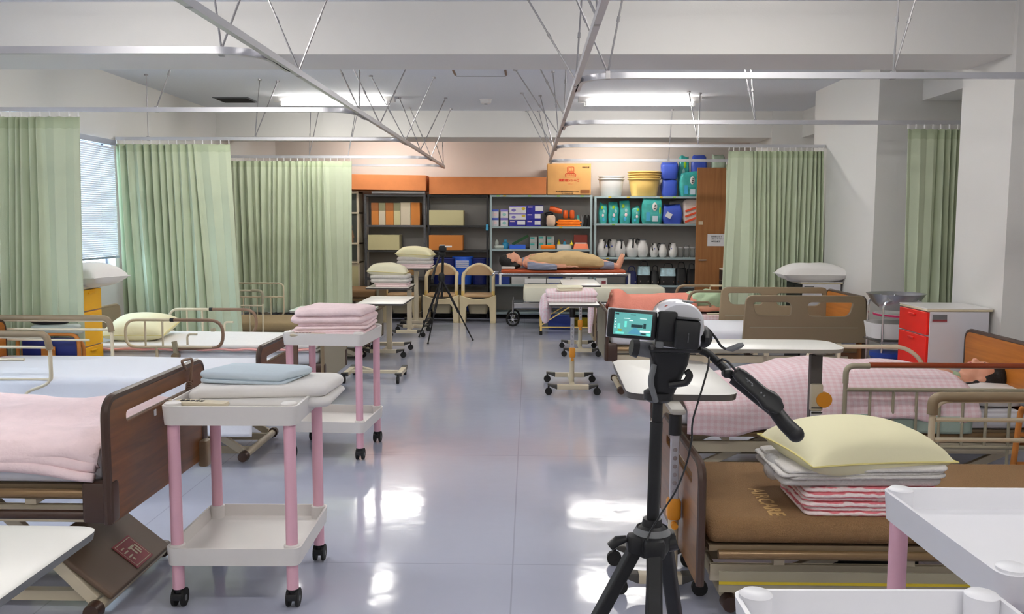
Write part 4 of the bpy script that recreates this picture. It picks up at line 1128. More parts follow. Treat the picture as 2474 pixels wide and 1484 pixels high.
MB().box(.17, .31, -d - .0015, -d, .02, .075).build('bar_code', 'browned', b, smooth=0)
# pale blue grey shelves
rack('pale blue grey steel shelf full of glove cartons behind the stretcher', -.607, .96, YS, 14.08, 1.90, (.10, .53, 1.075, 1.422, 1.90), 'steelb', 'steelb', 'rackpan')
rack('pale blue grey steel shelf with white jugs and diaper packs left of the door', .985, 3.05, YS, 14.08, 1.885, (.10, .53, .955, 1.472, 1.885), 'steelb', 'steelb', 'rackpan')
stl = ['leftmost green sticker', 'yellow sticker', 'middle green sticker', 'green sticker below the carton', 'rightmost green sticker', 'small yellow sticker', 'yellow sticker under the white basins', 'yellow sticker under the yellow basins', 'yellow sticker under the blue sacks', 'green sticker', 'green sticker below the teal packs', 'yellow sticker below the white jugs']
for i, (x, z, m_) in enumerate(((-.48, 1.885, 'tape'), (-.38, 1.885, 'yellowst'), (.0, 1.885, 'tape'), (.44, 1.885, 'tape'), (.80, 1.885, 'tape'), (.48, 1.408, 'yellowst'), (1.22, 1.87, 'yellowst'), (1.5, 1.87, 'yellowst'), (2.0, 1.87, 'yellowst'), (2.2, 1.87, 'tape'), (1.28, 1.457, 'tape'), (1.2, .94, 'yellowst'))):
    tag(MB().box(x - .022, x + .022, YS - .003, YS - .001, z - .010, z + .010).build('sticker', m_, None, smooth=0), stl[i] + ' on the ' + ('top' if z > 1.8 else 'second' if z > 1.3 else 'third') + ' edge of the ' + ('left' if x < .97 else 'right') + ' pale shelf', 'sticker', 'stickers on the shelf edges')
# glove cartons
def carton(label, x0, x1, z0, z1, m, face='paper', y0=13.70, grp=None, white=None):
    g = thing('glove_box', label, 'box', ((x0 + x1) / 2, y0 + .11, z0), 0, grp)
    w, h = (x1 - x0) / 2 - .002, z1 - z0
    b = MB().box(-w, w, -.11, .11, 0, h - .001).build('body', m, g, smooth=0, bevel=.002)
    return g, b, w, h
px = lambda p: (p - 1279) / 2150 * 13.65 + .006
for k, (x0, x1) in enumerate(((1187, 1204), (1208, 1227))):
    for j, (z0, z1) in enumerate(((1.423, 1.55), (1.551, 1.68))):
        g, b, w, h = carton(('lower', 'upper')[j] + ' ' + ('red and white', 'lilac and white')[k] + ' glove box at the left end of the top shelf', px(x0), px(x1), z0, z1, 'paper', grp='small glove boxes')
        MB().box(-w, w, -.1115, -.1105, h * .75, h).build('print_band', 'purple' if k else 'blue', b, smooth=0)
        MB().ell((.0, -.111, h * .4), w * .5, .001, h * .18).build('print_spot', 'tealp' if k else 'gingham', b)
for j, (z0, z1) in enumerate(((1.523, 1.62), (1.621, 1.735))):
    g, b, w, h = carton(('lower', 'upper')[j] + ' white glove carton with lilac print on the blue one', px(1229), px(1270), z0, z1, 'paper', grp='white glove cartons')
    MB().box(-w, w, -.1115, -.1105, h * .86, h).build('print_band', 'purple', b, smooth=0)
    MB().ell((-.06, -.111, h * .42), .035, .001, h * .2).build('print_spot', 'purple', b)
    MB().ell((.09, -.111, h * .62), .028, .001, h * .2).build('print_spot', 'yellowst', b)
for (x0, x1, z0, z1, lb) in ((1228, 1269, 1.423, 1.52, 'deep blue glove carton under the white ones'), (1270, 1306, 1.423, 1.52, 'deep blue glove carton, lowest of the stack of three'), (1270, 1306, 1.521, 1.625, 'deep blue glove carton, middle of the stack of three'), (1271, 1312, 1.626, 1.745, 'deep blue glove carton, topmost of the stack of three')):
    g, b, w, h = carton(lb, px(x0), px(x1), z0, z1, 'deepblue', grp='deep blue glove cartons')
    MB().box(-w + .13, w - .005, -.1125, -.1105, h * .25, h * .88).build('white_panel', 'paper', b, smooth=0)
    MB().box(-w + .02, -w + .09, -.1125, -.1105, h * .7, h * .82).build('white_print', 'gingham', b, smooth=0)
# soft things on the upper right
tag(MB().rbox(.26, .40, 13.70, 13.9, 1.423, 1.60, .04).build('cloth_bundle', 'tanbag', None), 'cream and pink cloth bundle right of the blue cartons', 'bundle')
tag(MB().ell((.30, 13.78, 1.615), .07, .05, .03).build('cloth_bundle', 'blackm', None), 'black and white band lying on the cream bundle', 'bundle')
o = MB().tube([(.31, 13.76, 1.70), (.36, 13.76, 1.69), (.44, 13.76, 1.665), (.50, 13.76, 1.65)], [.038, .045, .045, .035], 14).build('cushion_roll', 'orangep', None); tag(o, 'dark orange roll leaning across the top of the bundles', 'roll')
for i, x in enumerate((.555, .655)):
    tag(MB().lathe([(.028, 0), (.038, .02), (.038, .10), (.03, .125), (.0, .13)], (x, 13.76, 1.545), 14).build('orange_cup', 'orangep', None), ('left', 'right')[i] + ' of the two upright orange rolls above the folded orange cloth', 'roll')
b = MB()
for i, (dz, dx) in enumerate(((0, 0), (.026, .01), (.052, -.01), (.078, .02))): b.rbox(.42 + dx, .79 - dx, 13.68, 13.92, 1.423 + dz, 1.449 + dz, .012)
tag(b.build('orange_vest', 'orange', None), 'bright orange cloths folded in a flat pile on the top shelf', 'cloth')
tag(MB().rbox(.43, .70, 13.69, 13.9, 1.528, 1.545, .008).build('black_folder', 'blackm', None), 'flat black item on the orange cloths', 'folder')
for i, (x, m_) in enumerate(((.745, 'teal'), (.80, 'grey'), (.86, 'dark'), (.91, 'dark'))):
    tag(MB().tube([(x, 13.8, 1.424), (x + .01, 13.8, 1.50), (x + .0, 13.8, 1.60)], [.03, .035, .012], 10).build('bag', m_, None), ('teal', 'grey', 'black', 'rightmost black')[i] + ' upright bag at the right end of the top shelf', 'bag')
# second shelf of the first unit
z = 1.076
tag(MB().rbox(px(1192), px(1217), 13.72, 13.88, z, z + .06, .03).ell((px(1199), 13.78, z + .09), .03, .03, .05).build('sponge_mitt', 'gown2', None), 'white curved plastic feeding cup at the left of the second shelf', 'cup')
tag(MB().lathe([(.04, 0), (.05, .02), (.05, .09), (.02, .11), (.02, .14), (.0, .145)], (px(1220), 13.80, z), 16).build('bottle', 'skyb', None), 'sky blue squat bottle on the second shelf', 'bottle')
box1('tray_box', 'bright blue low box with white label on the second shelf', 'box', px(1230), px(1269), 13.68, 13.9, z, z + .065, 'blueb')
tag(MB().box(-.14, .14, -.02, .02, -.02, .02).rot(-.5, 'Y').rot(0).move((px(1256), 13.8, z + .135)).build('green_folder', 'green2', None, smooth=0), 'dark green folder leaning behind the blue box', 'folder')
for i, (x0, x1, z0, z1) in enumerate(((1279, 1297, 0, .095), (1279, 1297, .096, .19), (1300, 1318, 0, .10), (1300, 1318, .101, .20), (1320, 1338, .0, .10), (1320, 1338, .101, .195))):
    g, b, w, h = carton(('lower left', 'upper left', 'lower middle', 'upper middle', 'lower right', 'upper right')[i] + ' grey carton of the six in two rows', px(x0), px(x1), z + z0, z + z1, 'greybox', grp='six small grey cartons')
    MB().box(-w + .008, w * .3, -.1115, -.1105, h * .62, h * .9).build('teal_print', 'teal', b, smooth=0)
tag(MB().rbox(px(1306), px(1341), 13.66, 13.685, z, z + .065, .012).build('orange_pouch', 'orange', None), 'orange printed pouch in front of the grey cartons', 'pouch')
box1('white_bin', 'white open bin holding small bottles', 'bin', px(1345), px(1380), 13.68, 13.86, z, z + .07, 'plastw')
for i, (x, m_, hh) in enumerate(((1350, 'yellowp', .0), (1364, 'skyb', .0), (1380, 'yellowp', -.01))):
    g = thing('small_bottle', ('yellow bottle with a pointed cap in the white bin', 'light blue bottle with a red cap in the white bin', 'round yellow bottle at the right of the white bin')[i], 'bottle', (px(x), 13.76 if i < 2 else 13.665, z + .07 + hh))
    MB().lathe([(.022, 0), (.026, .02), (.018, .035), (.006, .05)], n=14).build('bottle_body', m_, g)
    MB().cyl((0, 0, .05), (0, 0, .075), .006).build('cap', 'inkr' if i == 1 else m_, g)
g = thing('coral_case', 'coral plastic case with white handle at the right end of the second shelf', 'case', (px(1403), 13.76, z))
MB().hexa([(-.12, -.09, 0), (.12, -.09, 0), (.12, .09, 0), (-.12, .09, 0)], [(-.10, -.06, .085), (.10, -.06, .085), (.10, .09, .085), (-.10, .09, .085)]).build('base', 'coral', g, smooth=0, bevel=.006)
MB().box(-.09, .09, -.06, -.02, .085, .10).build('handle', 'plastw', g, smooth=0, bevel=.004)
MB().box(-.105, .105, .05, .08, .085, .22).build('open_lid', 'redlid', g, smooth=0, bevel=.004)
# lowest visible shelf of the first unit, behind the stretcher
for i, (x0, x1, m_, lb) in enumerate(((-.57, -.30, 'blued', 'blue lidded box'), (-.27, -.02, 'plastw', 'white box with dark front'), (.02, .26, 'greybox', 'grey file carton'), (.30, .52, 'blued', 'blue drawer box'), (.56, .9, 'plastw', 'long white carton'))):
    box1('storage_box', lb + ' on the low shelf behind the stretcher', 'box', x0, x1, 13.70, 13.95, .531, .70 - .02 * (i % 2), m_)
# second unit, top: basins, sacks, packs
def basin(label, x, y, z, r, h, m, n=1, sx=1.0, grp=None):
    for i in range(n):
        zz = z + i * .036
        prof = [(r * .70, 0.0), (r * .80, .012), (r * .95, h * .75), (r * .96, h - .02), (r * 1.03, h - .016), (r * 1.04, h), (r * .98, h + .003), (r * .92, h - .02), (r * .76, .018)]
        g = thing('basin', label[i], 'basin', (x, y, zz), 0, grp)
        MB().lathe(prof, n=32, sx=sx, sy=.75).build('bowl', m, g, smooth=50)
        MB().lathe([(r * 1.02, h - .018), (r * 1.065, h - .012), (r * 1.06, h + .002), (r * 1.01, h + .006)], n=32, sx=sx, sy=.75, cap=False).build('rim', m, g, smooth=60)
basin(['white basin with a square rim, lower of the two nested', 'white basin nested on top of the other white basin'], px(1476), 13.86, 1.886, .195, .27, 'plastw', 2, grp=None)
basin(['yellow basin at the bottom of the stack of four', 'second yellow basin from the bottom', 'third yellow basin from the bottom', 'topmost yellow basin of the stack of four'], px(1556), 13.86, 1.886, .245, .27, 'plasty', 4)
def sack(name, label, x, y, z, w, d, h, m, seed, prt=False, top=True, rz=0):
    g = thing(name, label, 'bag' if name == 'sack' else 'pack', (x, y, z), rz)
    b = MB(); R = []
    for i in range(9):
        t = i / 8; k = 1 - (.16 * abs(2 * t - 1) ** 3); 
        R.append([(px_ * k + .018 * fbm(px_ * 9 + seed, py_ * 9, 1, t * 3), py_ * k * (.6 if i == 8 and top else 1) + .012 * fbm(px_ * 7, py_ * 9 + seed, 1, t * 3), t * h + (.02 * math.sin(px_ * 40 + seed) if i == 8 else 0)) for px_, py_ in rrect(w, d, min(w, d) * .3, n=5)])
    o = b.loft(R).build(('film' if prt else 'sack_body'), m, g, smooth=70)
    if prt:
        rr = random.Random(seed)
        if w > .2:
            MB().ell((w * .1, -d / 2 - .004, h * .66), w * .12, .006, h * .17).build('print_oval', 'plastw', o)
            for q_ in range(3): MB().box(w * (.05 + q_ * .02), w * (.14 + q_ * .01), -d / 2 - .012, -d / 2 - .009, h * (.57 + q_ * .07), h * (.60 + q_ * .07)).build('print_mark', 'dark', o, smooth=0)
            MB().box(-w * .3, -w * .12, -d / 2 - .008, -d / 2, h * .1, h * .45).build('print_panel', 'skyb', o, smooth=0)
            MB().ell((w * .36, -d / 2 + .004, h * .5), w * .05, .01, h * .16).build('print_spot', 'lime', o)
            MB().box(0.0, w * .25, -d / 2 - .008, -d / 2, h * .08, h * .30).build('print_panel', 'bluesheet', o, smooth=0)
        else:
            for k_ in range(4): MB().ell((rr.uniform(-w * .25, w * .25), -d / 2 - .003, h * (.2 + k_ * .2)), w * .13, .004, h * .09).build('print_spot', ('skyb', 'gingham', 'tealp', 'lime')[k_], o)
    return g
sack('sack', 'blue plastic sack, lower one left of the teal packs', px(1617), 13.88, 1.886, .24, .2, .27, 'blue', 1)
sack('sack', 'blue plastic sack stacked on the lower blue sack', px(1616), 13.88, 2.158, .26, .2, .25, 'blue', 2)
sack('diaper_pack', 'tall narrow teal pack standing behind the front teal pack', px(1653), 13.96, 1.886, .17, .14, .62, 'teal', 3, prt=True)
sack('diaper_pack', 'big teal pack with white oval print, tilted, on top of the right shelf', px(1664), 13.80, 1.886, .30, .14, .37, 'teal', 4, prt=True)
sack('sack', 'blue plastic sack highest above the door side', px(1690), 13.96, 1.886, .24, .18, .62, 'blue', 5)
sack('diaper_pack', 'pale green print pack above the brown door', px(1736), 13.95, 1.886, .22, .16, .63, 'greenpk', 6)
for i, (x0, x1, hh, lb) in enumerate(((1446, 1466, .30, 'leftmost small'), (1468, 1493, .31, 'second'), (1495, 1522, .33, 'third'), (1524, 1546, .26, 'fourth, shorter'))):
    sack('diaper_pack', lb + ' teal pack in the row on the right upper shelf', (px(x0) + px(x1)) / 2, 13.78, 1.473, px(x1) - px(x0), .14, hh, 'teal', 10 + i, prt=True)
sack('diaper_pack', 'widest teal pack with white oval print, hanging over the shelf edge', px(1573), 13.73, 1.473, .32, .16, .385, 'teal', 20, prt=True)
sack('sack', 'blue sack with white label in the middle of the right upper shelf', px(1622), 13.75, 1.473, .30, .16, .28, 'blue', 21)
tag(MB().box(-.045, .045, -.002, .002, -.04, .04).rot(.5, 'Y').move((px(1612), 13.655, 1.60)).build('white_card', 'paper', None, smooth=0), 'white card on the blue sack', 'card')
sack('sack', 'clear and white bag behind the blue sack', px(1640), 13.95, 1.473, .30, .1, .36, 'clearbag', 22)
wbag = sack('sack', 'white bag with orange red stripes beside the brown door', px(1668), 13.78, 1.473, .26, .16, .36, 'whitebag', 23)
for zz in (1.52, 1.60, 1.68): MB().box(px(1668) - .10, px(1668) + .10, 13.69, 13.696, zz, zz + .03).rot(-.35, 'Y', (px(1668), 13.7, zz)).build('red_stripe', 'redor', wbag, smooth=0, world=True)
# jugs
def jug(label, x, y, z, r, h, ang=0, blue=False, grp='white jugs on the right shelf'):
    g = thing('jug', label, 'jug', (x, y, z), ang, grp)
    MB().lathe([(r * .62, 0), (r * .80, h * .08), (r, h * .35), (r * .98, h * .5), (r * .80, h * .75), (r * .60, h * .92), (r * .64, h), (r * .56, h), (r * .52, h * .92)], n=24).build('jug_body', 'plastw', g, smooth=60)
    MB().lathe([(r * .60, h * .995), (r * .56, h * 1.05), (r * .2, h * 1.08), (0, h * 1.08)], n=20).build('lid', 'plastw' if blue else 'grey', g)
    MB().tube(fillet([(0, -r * .5, h * .98), (0, -r * 1.1, h * 1.10), (0, -r * 1.35, h * .85), (0, -r * .98, h * .55)], r * .4), r * .13, 8).build('handle', 'black', g)
    if blue: MB().ell((r * .45, -r * .78, h * .66), r * .14, .004, r * .14).build('blue_mark', 'blue', g)
    return g
jl = [(1456, .088, .255, .3, True, 'leftmost large white jug with black handle and blue mark'), (1484, .086, .25, -.9, True, 'large white jug half behind the leftmost one'), (1499, .088, .25, 0.1, False, 'large white jug, third from the left'), (1528, .096, .27, 0, False, 'widest large white jug, fourth from the left'), (1553, .092, .26, -1.2, False, 'large white jug with its handle to the left'), (1581, .066, .20, -.5, True, 'smaller white jug, first of the three small ones'), (1602, .066, .20, -1.3, False, 'smaller white jug, middle of the three small ones'), (1627, .066, .205, -1.1, True, 'smaller white jug with blue mark, last of the three small ones')]
for i, (x, r, h, a, bl_, lb) in enumerate(jl): jug(lb, px(x), 13.78 + (.12 if i == 1 else 0), .956, r, h, a, bl_)
for i, x in enumerate((1646, 1660, 1674)):
    g = thing('glass_beaker', ('left', 'middle', 'right')[i] + ' clear glass beaker right of the small jugs', 'beaker', (px(x), 13.78, .956), 0, 'clear glass beakers')
    MB().lathe([(.035, 0), (.038, .01), (.04, .15 + .03 * (i % 2)), (.042, .155 + .03 * (i % 2)), (.036, .15 + .03 * (i % 2)), (.034, .012)], n=20).build('beaker_body', 'glass', g)
    MB().lathe([(.0405, .14), (.043, .155), (.0405, .16)], n=20, cap=False).build('rim', 'clearbag', g)
# school bags on the low shelf
for i, (x0, x1, m_, lb, h) in enumerate(((1513, 1540, 'navy', 'navy cloth bag with white buckles', .26), (1541, 1572, 'flower', 'bag with pale blue flowers, left one', .33), (1572, 1594, 'blackm', 'black bag between the two flowered bags', .27), (1595, 1634, 'flower', 'bag with pale blue flowers, right one', .30), (1632, 1660, 'blackm', 'black bag left of the last one', .32), (1660, 1682, 'dark', 'dark bag beside the brown door', .30))):
    xc = (px(x0) + px(x1)) / 2; w_ = px(x1) - px(x0)
    g = thing('shoulder_bag', lb + ' on the low right shelf', 'bag', (xc, 13.76, .531))
    R = []
    for k in range(7):
        t = k / 6; e = 1 - .2 * t ** 2
        R.append([(a * e, c * e * (1 - .4 * t), t * h * .8 + .01 * math.sin(a * 50 + i)) for a, c in rrect(w_, .2, .05, n=4)])
    MB().loft(R).build('bag_body', m_ if m_ != 'flower' else 'dark', g)
    if m_ == 'flower': MB().loft([[(a * 1.02, c * .82, h * .46 + .0) for a, c in rrect(w_ * .95, .2, .05, n=4)], [(a, c * .70, h * .86) for a, c in rrect(w_ * .88, .2, .05, n=4)]]).build('flowered_top', 'flower', g)
    MB().tube(fillet([(-w_ * .3, -.05, h * .7), (-w_ * .25, -.04, h * 1.1), (w_ * .25, -.03, h * 1.1), (w_ * .3, -.05, h * .7)], .04), .007, 6).build('strap', 'blackm' if m_ != 'navy' else 'navy', g)
    for e in (-1, 1): MB().box(e * w_ * .3 - .008, e * w_ * .3 + .008, -.106, -.1, h * .15, h * .22).build('buckle', 'chrome', g, smooth=0)
# tubs under the dark rack
for i, (x, r, h, m_, lb) in enumerate(((-1.32, .20, .40, 'navyb', 'big dark blue bucket'), (-1.03, .16, .42, 'blueb', 'bright blue bucket with white bars'), (-.76, .15, .40, 'navyb', 'dark blue bucket at the right'))):
    g = thing('bucket', lb + ' on the low shelf of the dark rack', 'bucket', (x, 13.83, .521))
    MB().lathe([(r * .8, 0), (r, h), (r * 1.04, h), (r * 1.04, h + .012), (r * .95, h), (r * .76, .01)], n=28, sy=.8).build('bucket_body', m_, g, smooth=50)
    MB().lathe([(r * 1.03, h - .01), (r * 1.06, h), (r * 1.03, h + .013)], n=28, sy=.8, cap=False).build('rim', m_, g)
    if i == 1:
        for k in range(4): MB().box(-.10, .10, -r * .8 - .012, -r * .8 - .002, .27 + k * .03, .282 + k * .03).build('white_bar', 'plastw', g, smooth=0)
tag(MB().rbox(-1.5, -1.05, 13.72, 13.98, .101, .20, .03).build('lime_crate', 'limep', None), 'lime green shallow tub under the dark rack', 'tub')
tag(MB().rbox(-1.0, -.72, 13.72, 13.98, .101, .24, .02).build('blue_crate', 'blued', None), 'blue box under the dark rack', 'box')

# ================================================================ DOOR
d_ = bpy.data.objects.new('door_1', None); COL.objects.link(d_); d_.location = (2.36, 12.7, 0); struct(d_)
MB().box(0, .86, -.02, .02, .01, 2.262).build('door_leaf', 'door', d_, smooth=0, bevel=.003)
MB().box(.86, .91, -.03, .03, 0, 2.30).build('jamb', 'door', d_, smooth=0)
o = MB().cyl((.045, -.06, .964), (.045, -.02, .964), .011).tube([(.045, -.06, .964), (-.0 + .045 + .10, -.06, .964)], .009, 8).build('door_handle', 'chrome', d_)
MB().box(.03, .09, -.0225, -.02, 1.46, 1.51).build('lock_plate', 'beige2', d_, smooth=0)
g = thing('notice', 'white paper notice taped on the brown door', 'notice', (2.36 + .27, 12.678, 1.16))
MB().box(-.11, .15, -.001, .001, -.0, .17).build('sheet_of_paper', 'paper', g, smooth=0)
text_mb('使用後は必ず', .026, (.02, -.002, .135)).build('writing', 'ink', g, smooth=0)
text_mb('消灯して下さい', .024, (.03, -.002, .10)).build('writing', 'ink', g, smooth=0)
text_mb('■開放厳禁', .026, (.01, -.002, .065)).build('writing', 'ink', g, smooth=0)

# ================================================================ COMMODE CHAIRS
def commode(label, x, y, rz=0):
    g = thing('commode_chair', label, 'commode chair', (x, y, 0), rz)
    W = .26
    # front apron with arch opening: two leg columns joined by a curved panel
    pr = []
    out = [(-W, 0), (-W, .40)] + [(-W + 2 * W * t, .40 - .06 * math.sin(PI * t)) for t in [i / 12 for i in range(1, 12)]] + [(W, .40), (W, 0), (W - .065, 0), (W - .08, .24), (W - .12, .285), (-W + .12, .285), (-W + .08, .24), (-W + .065, 0)]
    plate('front_panel', [out], .06, 'comm', g, bev=.01, plane='XZ', off=(0, -.22, 0))
    for sx in (-1, 1):
        MB().cyl((sx * (W - .033), -.22, 0), (sx * (W - .033), -.22, .03), .042).build('foot', 'comm', g)
        MB().box(sx * W - .03 * (1 if sx > 0 else -1) - .03, sx * W - .03 * (1 if sx > 0 else -1) + .03, -.2, .2, .12, .36).build('side_panel', 'comm', g, smooth=0, bevel=.01)
        MB().cyl((sx * (W - .033), .2, 0), (sx * (W - .033), .2, .36), .032).build('leg', 'comm', g)
        # armrest post rising to the arch
        MB().cyl((sx * (W - .035), -.14, .34), (sx * (W - .035), -.14, .47), .026).build('post_sleeve', 'commy', g)
        MB().tube(fillet([(sx * (W - .035), -.14, .45), (sx * (W - .035), -.10, .68), (sx * (W - .04), .05, .72)], .04), .027, 12).build('armrest', 'comm', g)
    MB().tube(fillet([(-W + .03, .02, .70), (-W + .10, .10, .80), (0, .13, .87), (W - .10, .10, .80), (W - .03, .02, .70)], .09, 8), .020, 10).build('top_rail', 'comm', g)
    out = [(-W + .07, .70)] + [(-.19 + .38 * t, .72 + .115 * math.sin(PI * t) ** .7) for t in [i / 14 for i in range(15)]] + [(W - .07, .70)]
    plate('backrest_pad', [out], .05, 'commc', g, bev=.015, plane='XZ', off=(0, .10, 0))
    MB().rbox(-W + .04, W - .04, -.20, .18, .375, .425, .03).build('seat', 'commc', g)
    MB().loft([[(a, b_, .13) for a, b_ in rrect(.26, .3, .05)], [(a, b_, .30) for a, b_ in rrect(.34, .36, .06)]]).build('bucket', 'khaki2', g)
    return g
commode('beige commode chair with arched back, right one beside the stretcher', -.755, 13.30)
commode('beige commode chair with arched back, left one behind the far tripod', -1.305, 13.32)
g = commode('beige commode chair half behind the far-left stacks, with a yellow arm', -1.90, 13.30)
MB().tube(fillet([(.10, -.05, .80), (.215, -.08, .78), (.225, -.12, .55)], .08), .026, 12).build('yellow_arm', 'knoby', g)

# ================================================================ STRETCHER, COUCH
g = thing('stretcher', 'steel stretcher with orange brown pad carrying the mannequin under a tan robe', 'stretcher', (.49, 12.93, 0))
MB().rbox(-.89, .89, -.27, .27, .765, .81, .02).build('pad', 'vinylor', g)
MB().tube(fillet([(-.92, -.30, .755), (.94, -.30, .755), (.94, .30, .755), (-.92, .30, .755)], .06, 5, True), .017, 10, closed=True).build('top_frame', 'chrome', g)
MB().box(-.9, .9, -.28, .28, .715, .735).build('bed_pan', 'rack', g, smooth=0)
for x0, x1 in ((-.55, -.25), (-.24, .10), (.11, .44)): MB().box(x0, x1, -.27, -.25, .62, .69).build('side_plate', 'plastw', g, smooth=0, bevel=.004)
o = MB().box(.46, .62, -.29, -.25, .60, .70).build('control_box', 'plastw', g, smooth=0, bevel=.004)
MB().box(.54, .60, -.292, -.289, .62, .66).build('red_label', 'label_r', o, smooth=0)
for x0, x1 in ((-.62, .15), (.75, .0)):
    MB().bar((x0, -.2, .30), (x1, -.2, .66), .03, .035).build('lift_arm', 'steel', g, smooth=0)
    MB().bar((x0, .2, .30), (x1, .2, .66), .03, .035).build('lift_arm', 'steel', g, smooth=0)
MB().box(-.72, .78, -.24, .24, .25, .34).build('base_cover', 'steel', g, smooth=0, bevel=.02)
for sx in (-.72, .80):
    for sy in (-.27, .27):
        MB().cyl((sx, sy, .14), (sx, sy, .38), .013).build('caster_stem', 'chrome', g)
        c = MB(); c.v += []; w_ = [(sx + .085 * math.cos(t * PI / 12), sy, .10 + .085 * math.sin(t * PI / 12)) for t in range(24)]
        o = MB().tube(w_, .015, 8, closed=True).build('tyre', 'rubber', g)
        sp = MB()
        for t in range(6): sp.cyl((sx, sy, .10), (sx + .08 * math.cos(t * PI / 3), sy, .10 + .08 * math.sin(t * PI / 3)), .005, n=6)
        sp.cyl((sx, sy - .02, .10), (sx, sy + .02, .10), .02); sp.build('spokes', 'chrome', o)
for e in (-1, 1):
    MB().tube(fillet([(-.93, e * .2, .755), (-1.0, e * .2, .76), (-1.02, e * .2, .72)], .03), .012, 8).build('handle', 'chrome', g)
for sx in (-.9, .93): MB().cyl((sx, -.3, .60), (sx, -.3, .76), .018).build('corner_post', 'plastw', g)
o = MB().rbox(-.40, -.20, 12.80, 13.06, .811, .85, .02).build('head_pad', 'towelw', None); tag(o, 'flat white pad under the head of the mannequin on the stretcher', 'pad')
g = thing('exam_couch', 'ivory examination couch on yellow folding legs behind the orange knob tables', 'couch', (.86, 11.98, 0))
MB().rbox(-.935, .935, -.30, .30, .44, .64, .035).build('couch_top', 'couch', g)
for sx in (-1, 1):
    for sy in (-1, 1):
        l_ = MB().box(sx * .70 - .014, sx * .70 + .014, sy * .25 - .014, sy * .25 + .014, .05, .44).build('leg', 'commy', g, smooth=0)
        MB().cyl((sx * .70, sy * .25, 0), (sx * .70, sy * .25, .055), .02).build('rubber_foot', 'rubber', l_)
        MB().bar((sx * .70, sy * .25, .13), (sx * .25, sy * .25, .42), .014, .014).build('brace', 'commy', g, smooth=0)
    MB().box(sx * .70 - .01, sx * .70 + .01, -.25, .25, .09, .11).build('cross_bar', 'commy', g, smooth=0)
MB().box(-.7, .7, -.26, -.24, .095, .11).build('long_bar', 'commy', g, smooth=0)
tag(MB().rbox(.27, .62, 12.35, 12.62, 0, .19, .02).build('blue_crate', 'blued', None), 'blue crate on the floor under the ivory couch', 'crate')
tag(MB().lathe([(.12, 0), (.17, .10), (.175, .11)], (.76, 12.75, 0), 24).build('yellow_tub', 'yellowst', None), 'yellow tub on the floor under the stretcher', 'tub')
for i, (x, m_) in enumerate(((.98, 'yellowp'), (1.35, 'magenta'), (1.45, 'plastw'), (1.55, 'skyb'))):
    tag(MB().lathe([(.035, 0), (.035, .14), (.015, .17), (.015, .19)], (x, 12.75, .0), 14).build('bottle', m_, None), ('yellow', 'magenta', 'white', 'light blue')[i] + ' bottle on the floor behind the ivory couch', 'bottle')
# ================================================================ CAMERA TRIPOD with camcorder, near
TX, TY = .217, 1.50
g = thing('tripod', 'large black camera tripod with long pan handle in the right foreground', 'tripod', (TX, TY, 0))
W3 = lambda x, y, z: (x - TX, y - TY, z)
MB().cyl(W3(.214, 1.5, .80), W3(.221, 1.5, 1.225), .0088, n=20).build('centre_column', 'blackm', g)
MB().cyl(W3(.216, 1.5, .99), W3(.219, 1.5, 1.16), .0108, n=20).build('column_sleeve', 'blackm', g)
MB().lathe([(.024, .925), (.032, .94), (.032, .962), (.026, .972), (.018, .978), (.016, .99)], W3(.215, 1.5, 0), 24).build('collar', 'blackm', g)
MB().lathe([(.0325, .964), (.027, .974)], W3(.215, 1.5, 0.001), 24, cap=False).build('collar_ring', 'grey', g)
for i, (a, foot) in enumerate((((-.026, -.008), (-.31, 1.42, 0)), ((.0, -.030), (.17, .97, 0)), ((.024, .012), (.44, 2.05, 0)))):
    s = Vector(W3(.215 + a[0], 1.5 + a[1], .945)); e = Vector(W3(*foot)); mid = s.lerp(e, .42); m2 = s.lerp(e, .72)
    o = MB().bar(s, mid, .026, .022, up=(0, 0, 1)).build('leg', 'blackm', g, smooth=0, bevel=.005)
    MB().bar(s.lerp(e, .40), m2, .019, .016).build('lower_section', 'blackm', o, smooth=0, bevel=.003)
    MB().bar(s.lerp(e, .70), s.lerp(e, .985), .013, .012).build('foot_section', 'blackm', o, smooth=0, bevel=.003)
    MB().bar(s.lerp(e, .385), s.lerp(e, .43), .032, .028).build('clamp', 'black', o, smooth=0, bevel=.004)
    MB().ell(e + Vector((0, 0, .012)), .012, .012, .012).build('rubber_foot', 'rubber', o)
    MB().rbox(s.x - .018, s.x + .018, s.y - .016, s.y + .016, .93, .965, .008).build('shoulder', 'blackm', g)
    MB().bar(s.lerp(e, .28), Vector(W3(.215, 1.5, .76)), .008, .006).build('spreader', 'blackm', g, smooth=0)
o = MB().tube([W3(.17, 1.49, .957), W3(.155, 1.49, .953), W3(.142, 1.49, .942)], [.006, .009, .008], 10).build('crank', 'black', g)
MB().cyl(W3(.240, 1.5, .945), W3(.257, 1.5, .95), .015, n=16).build('side_knob', 'black', g)
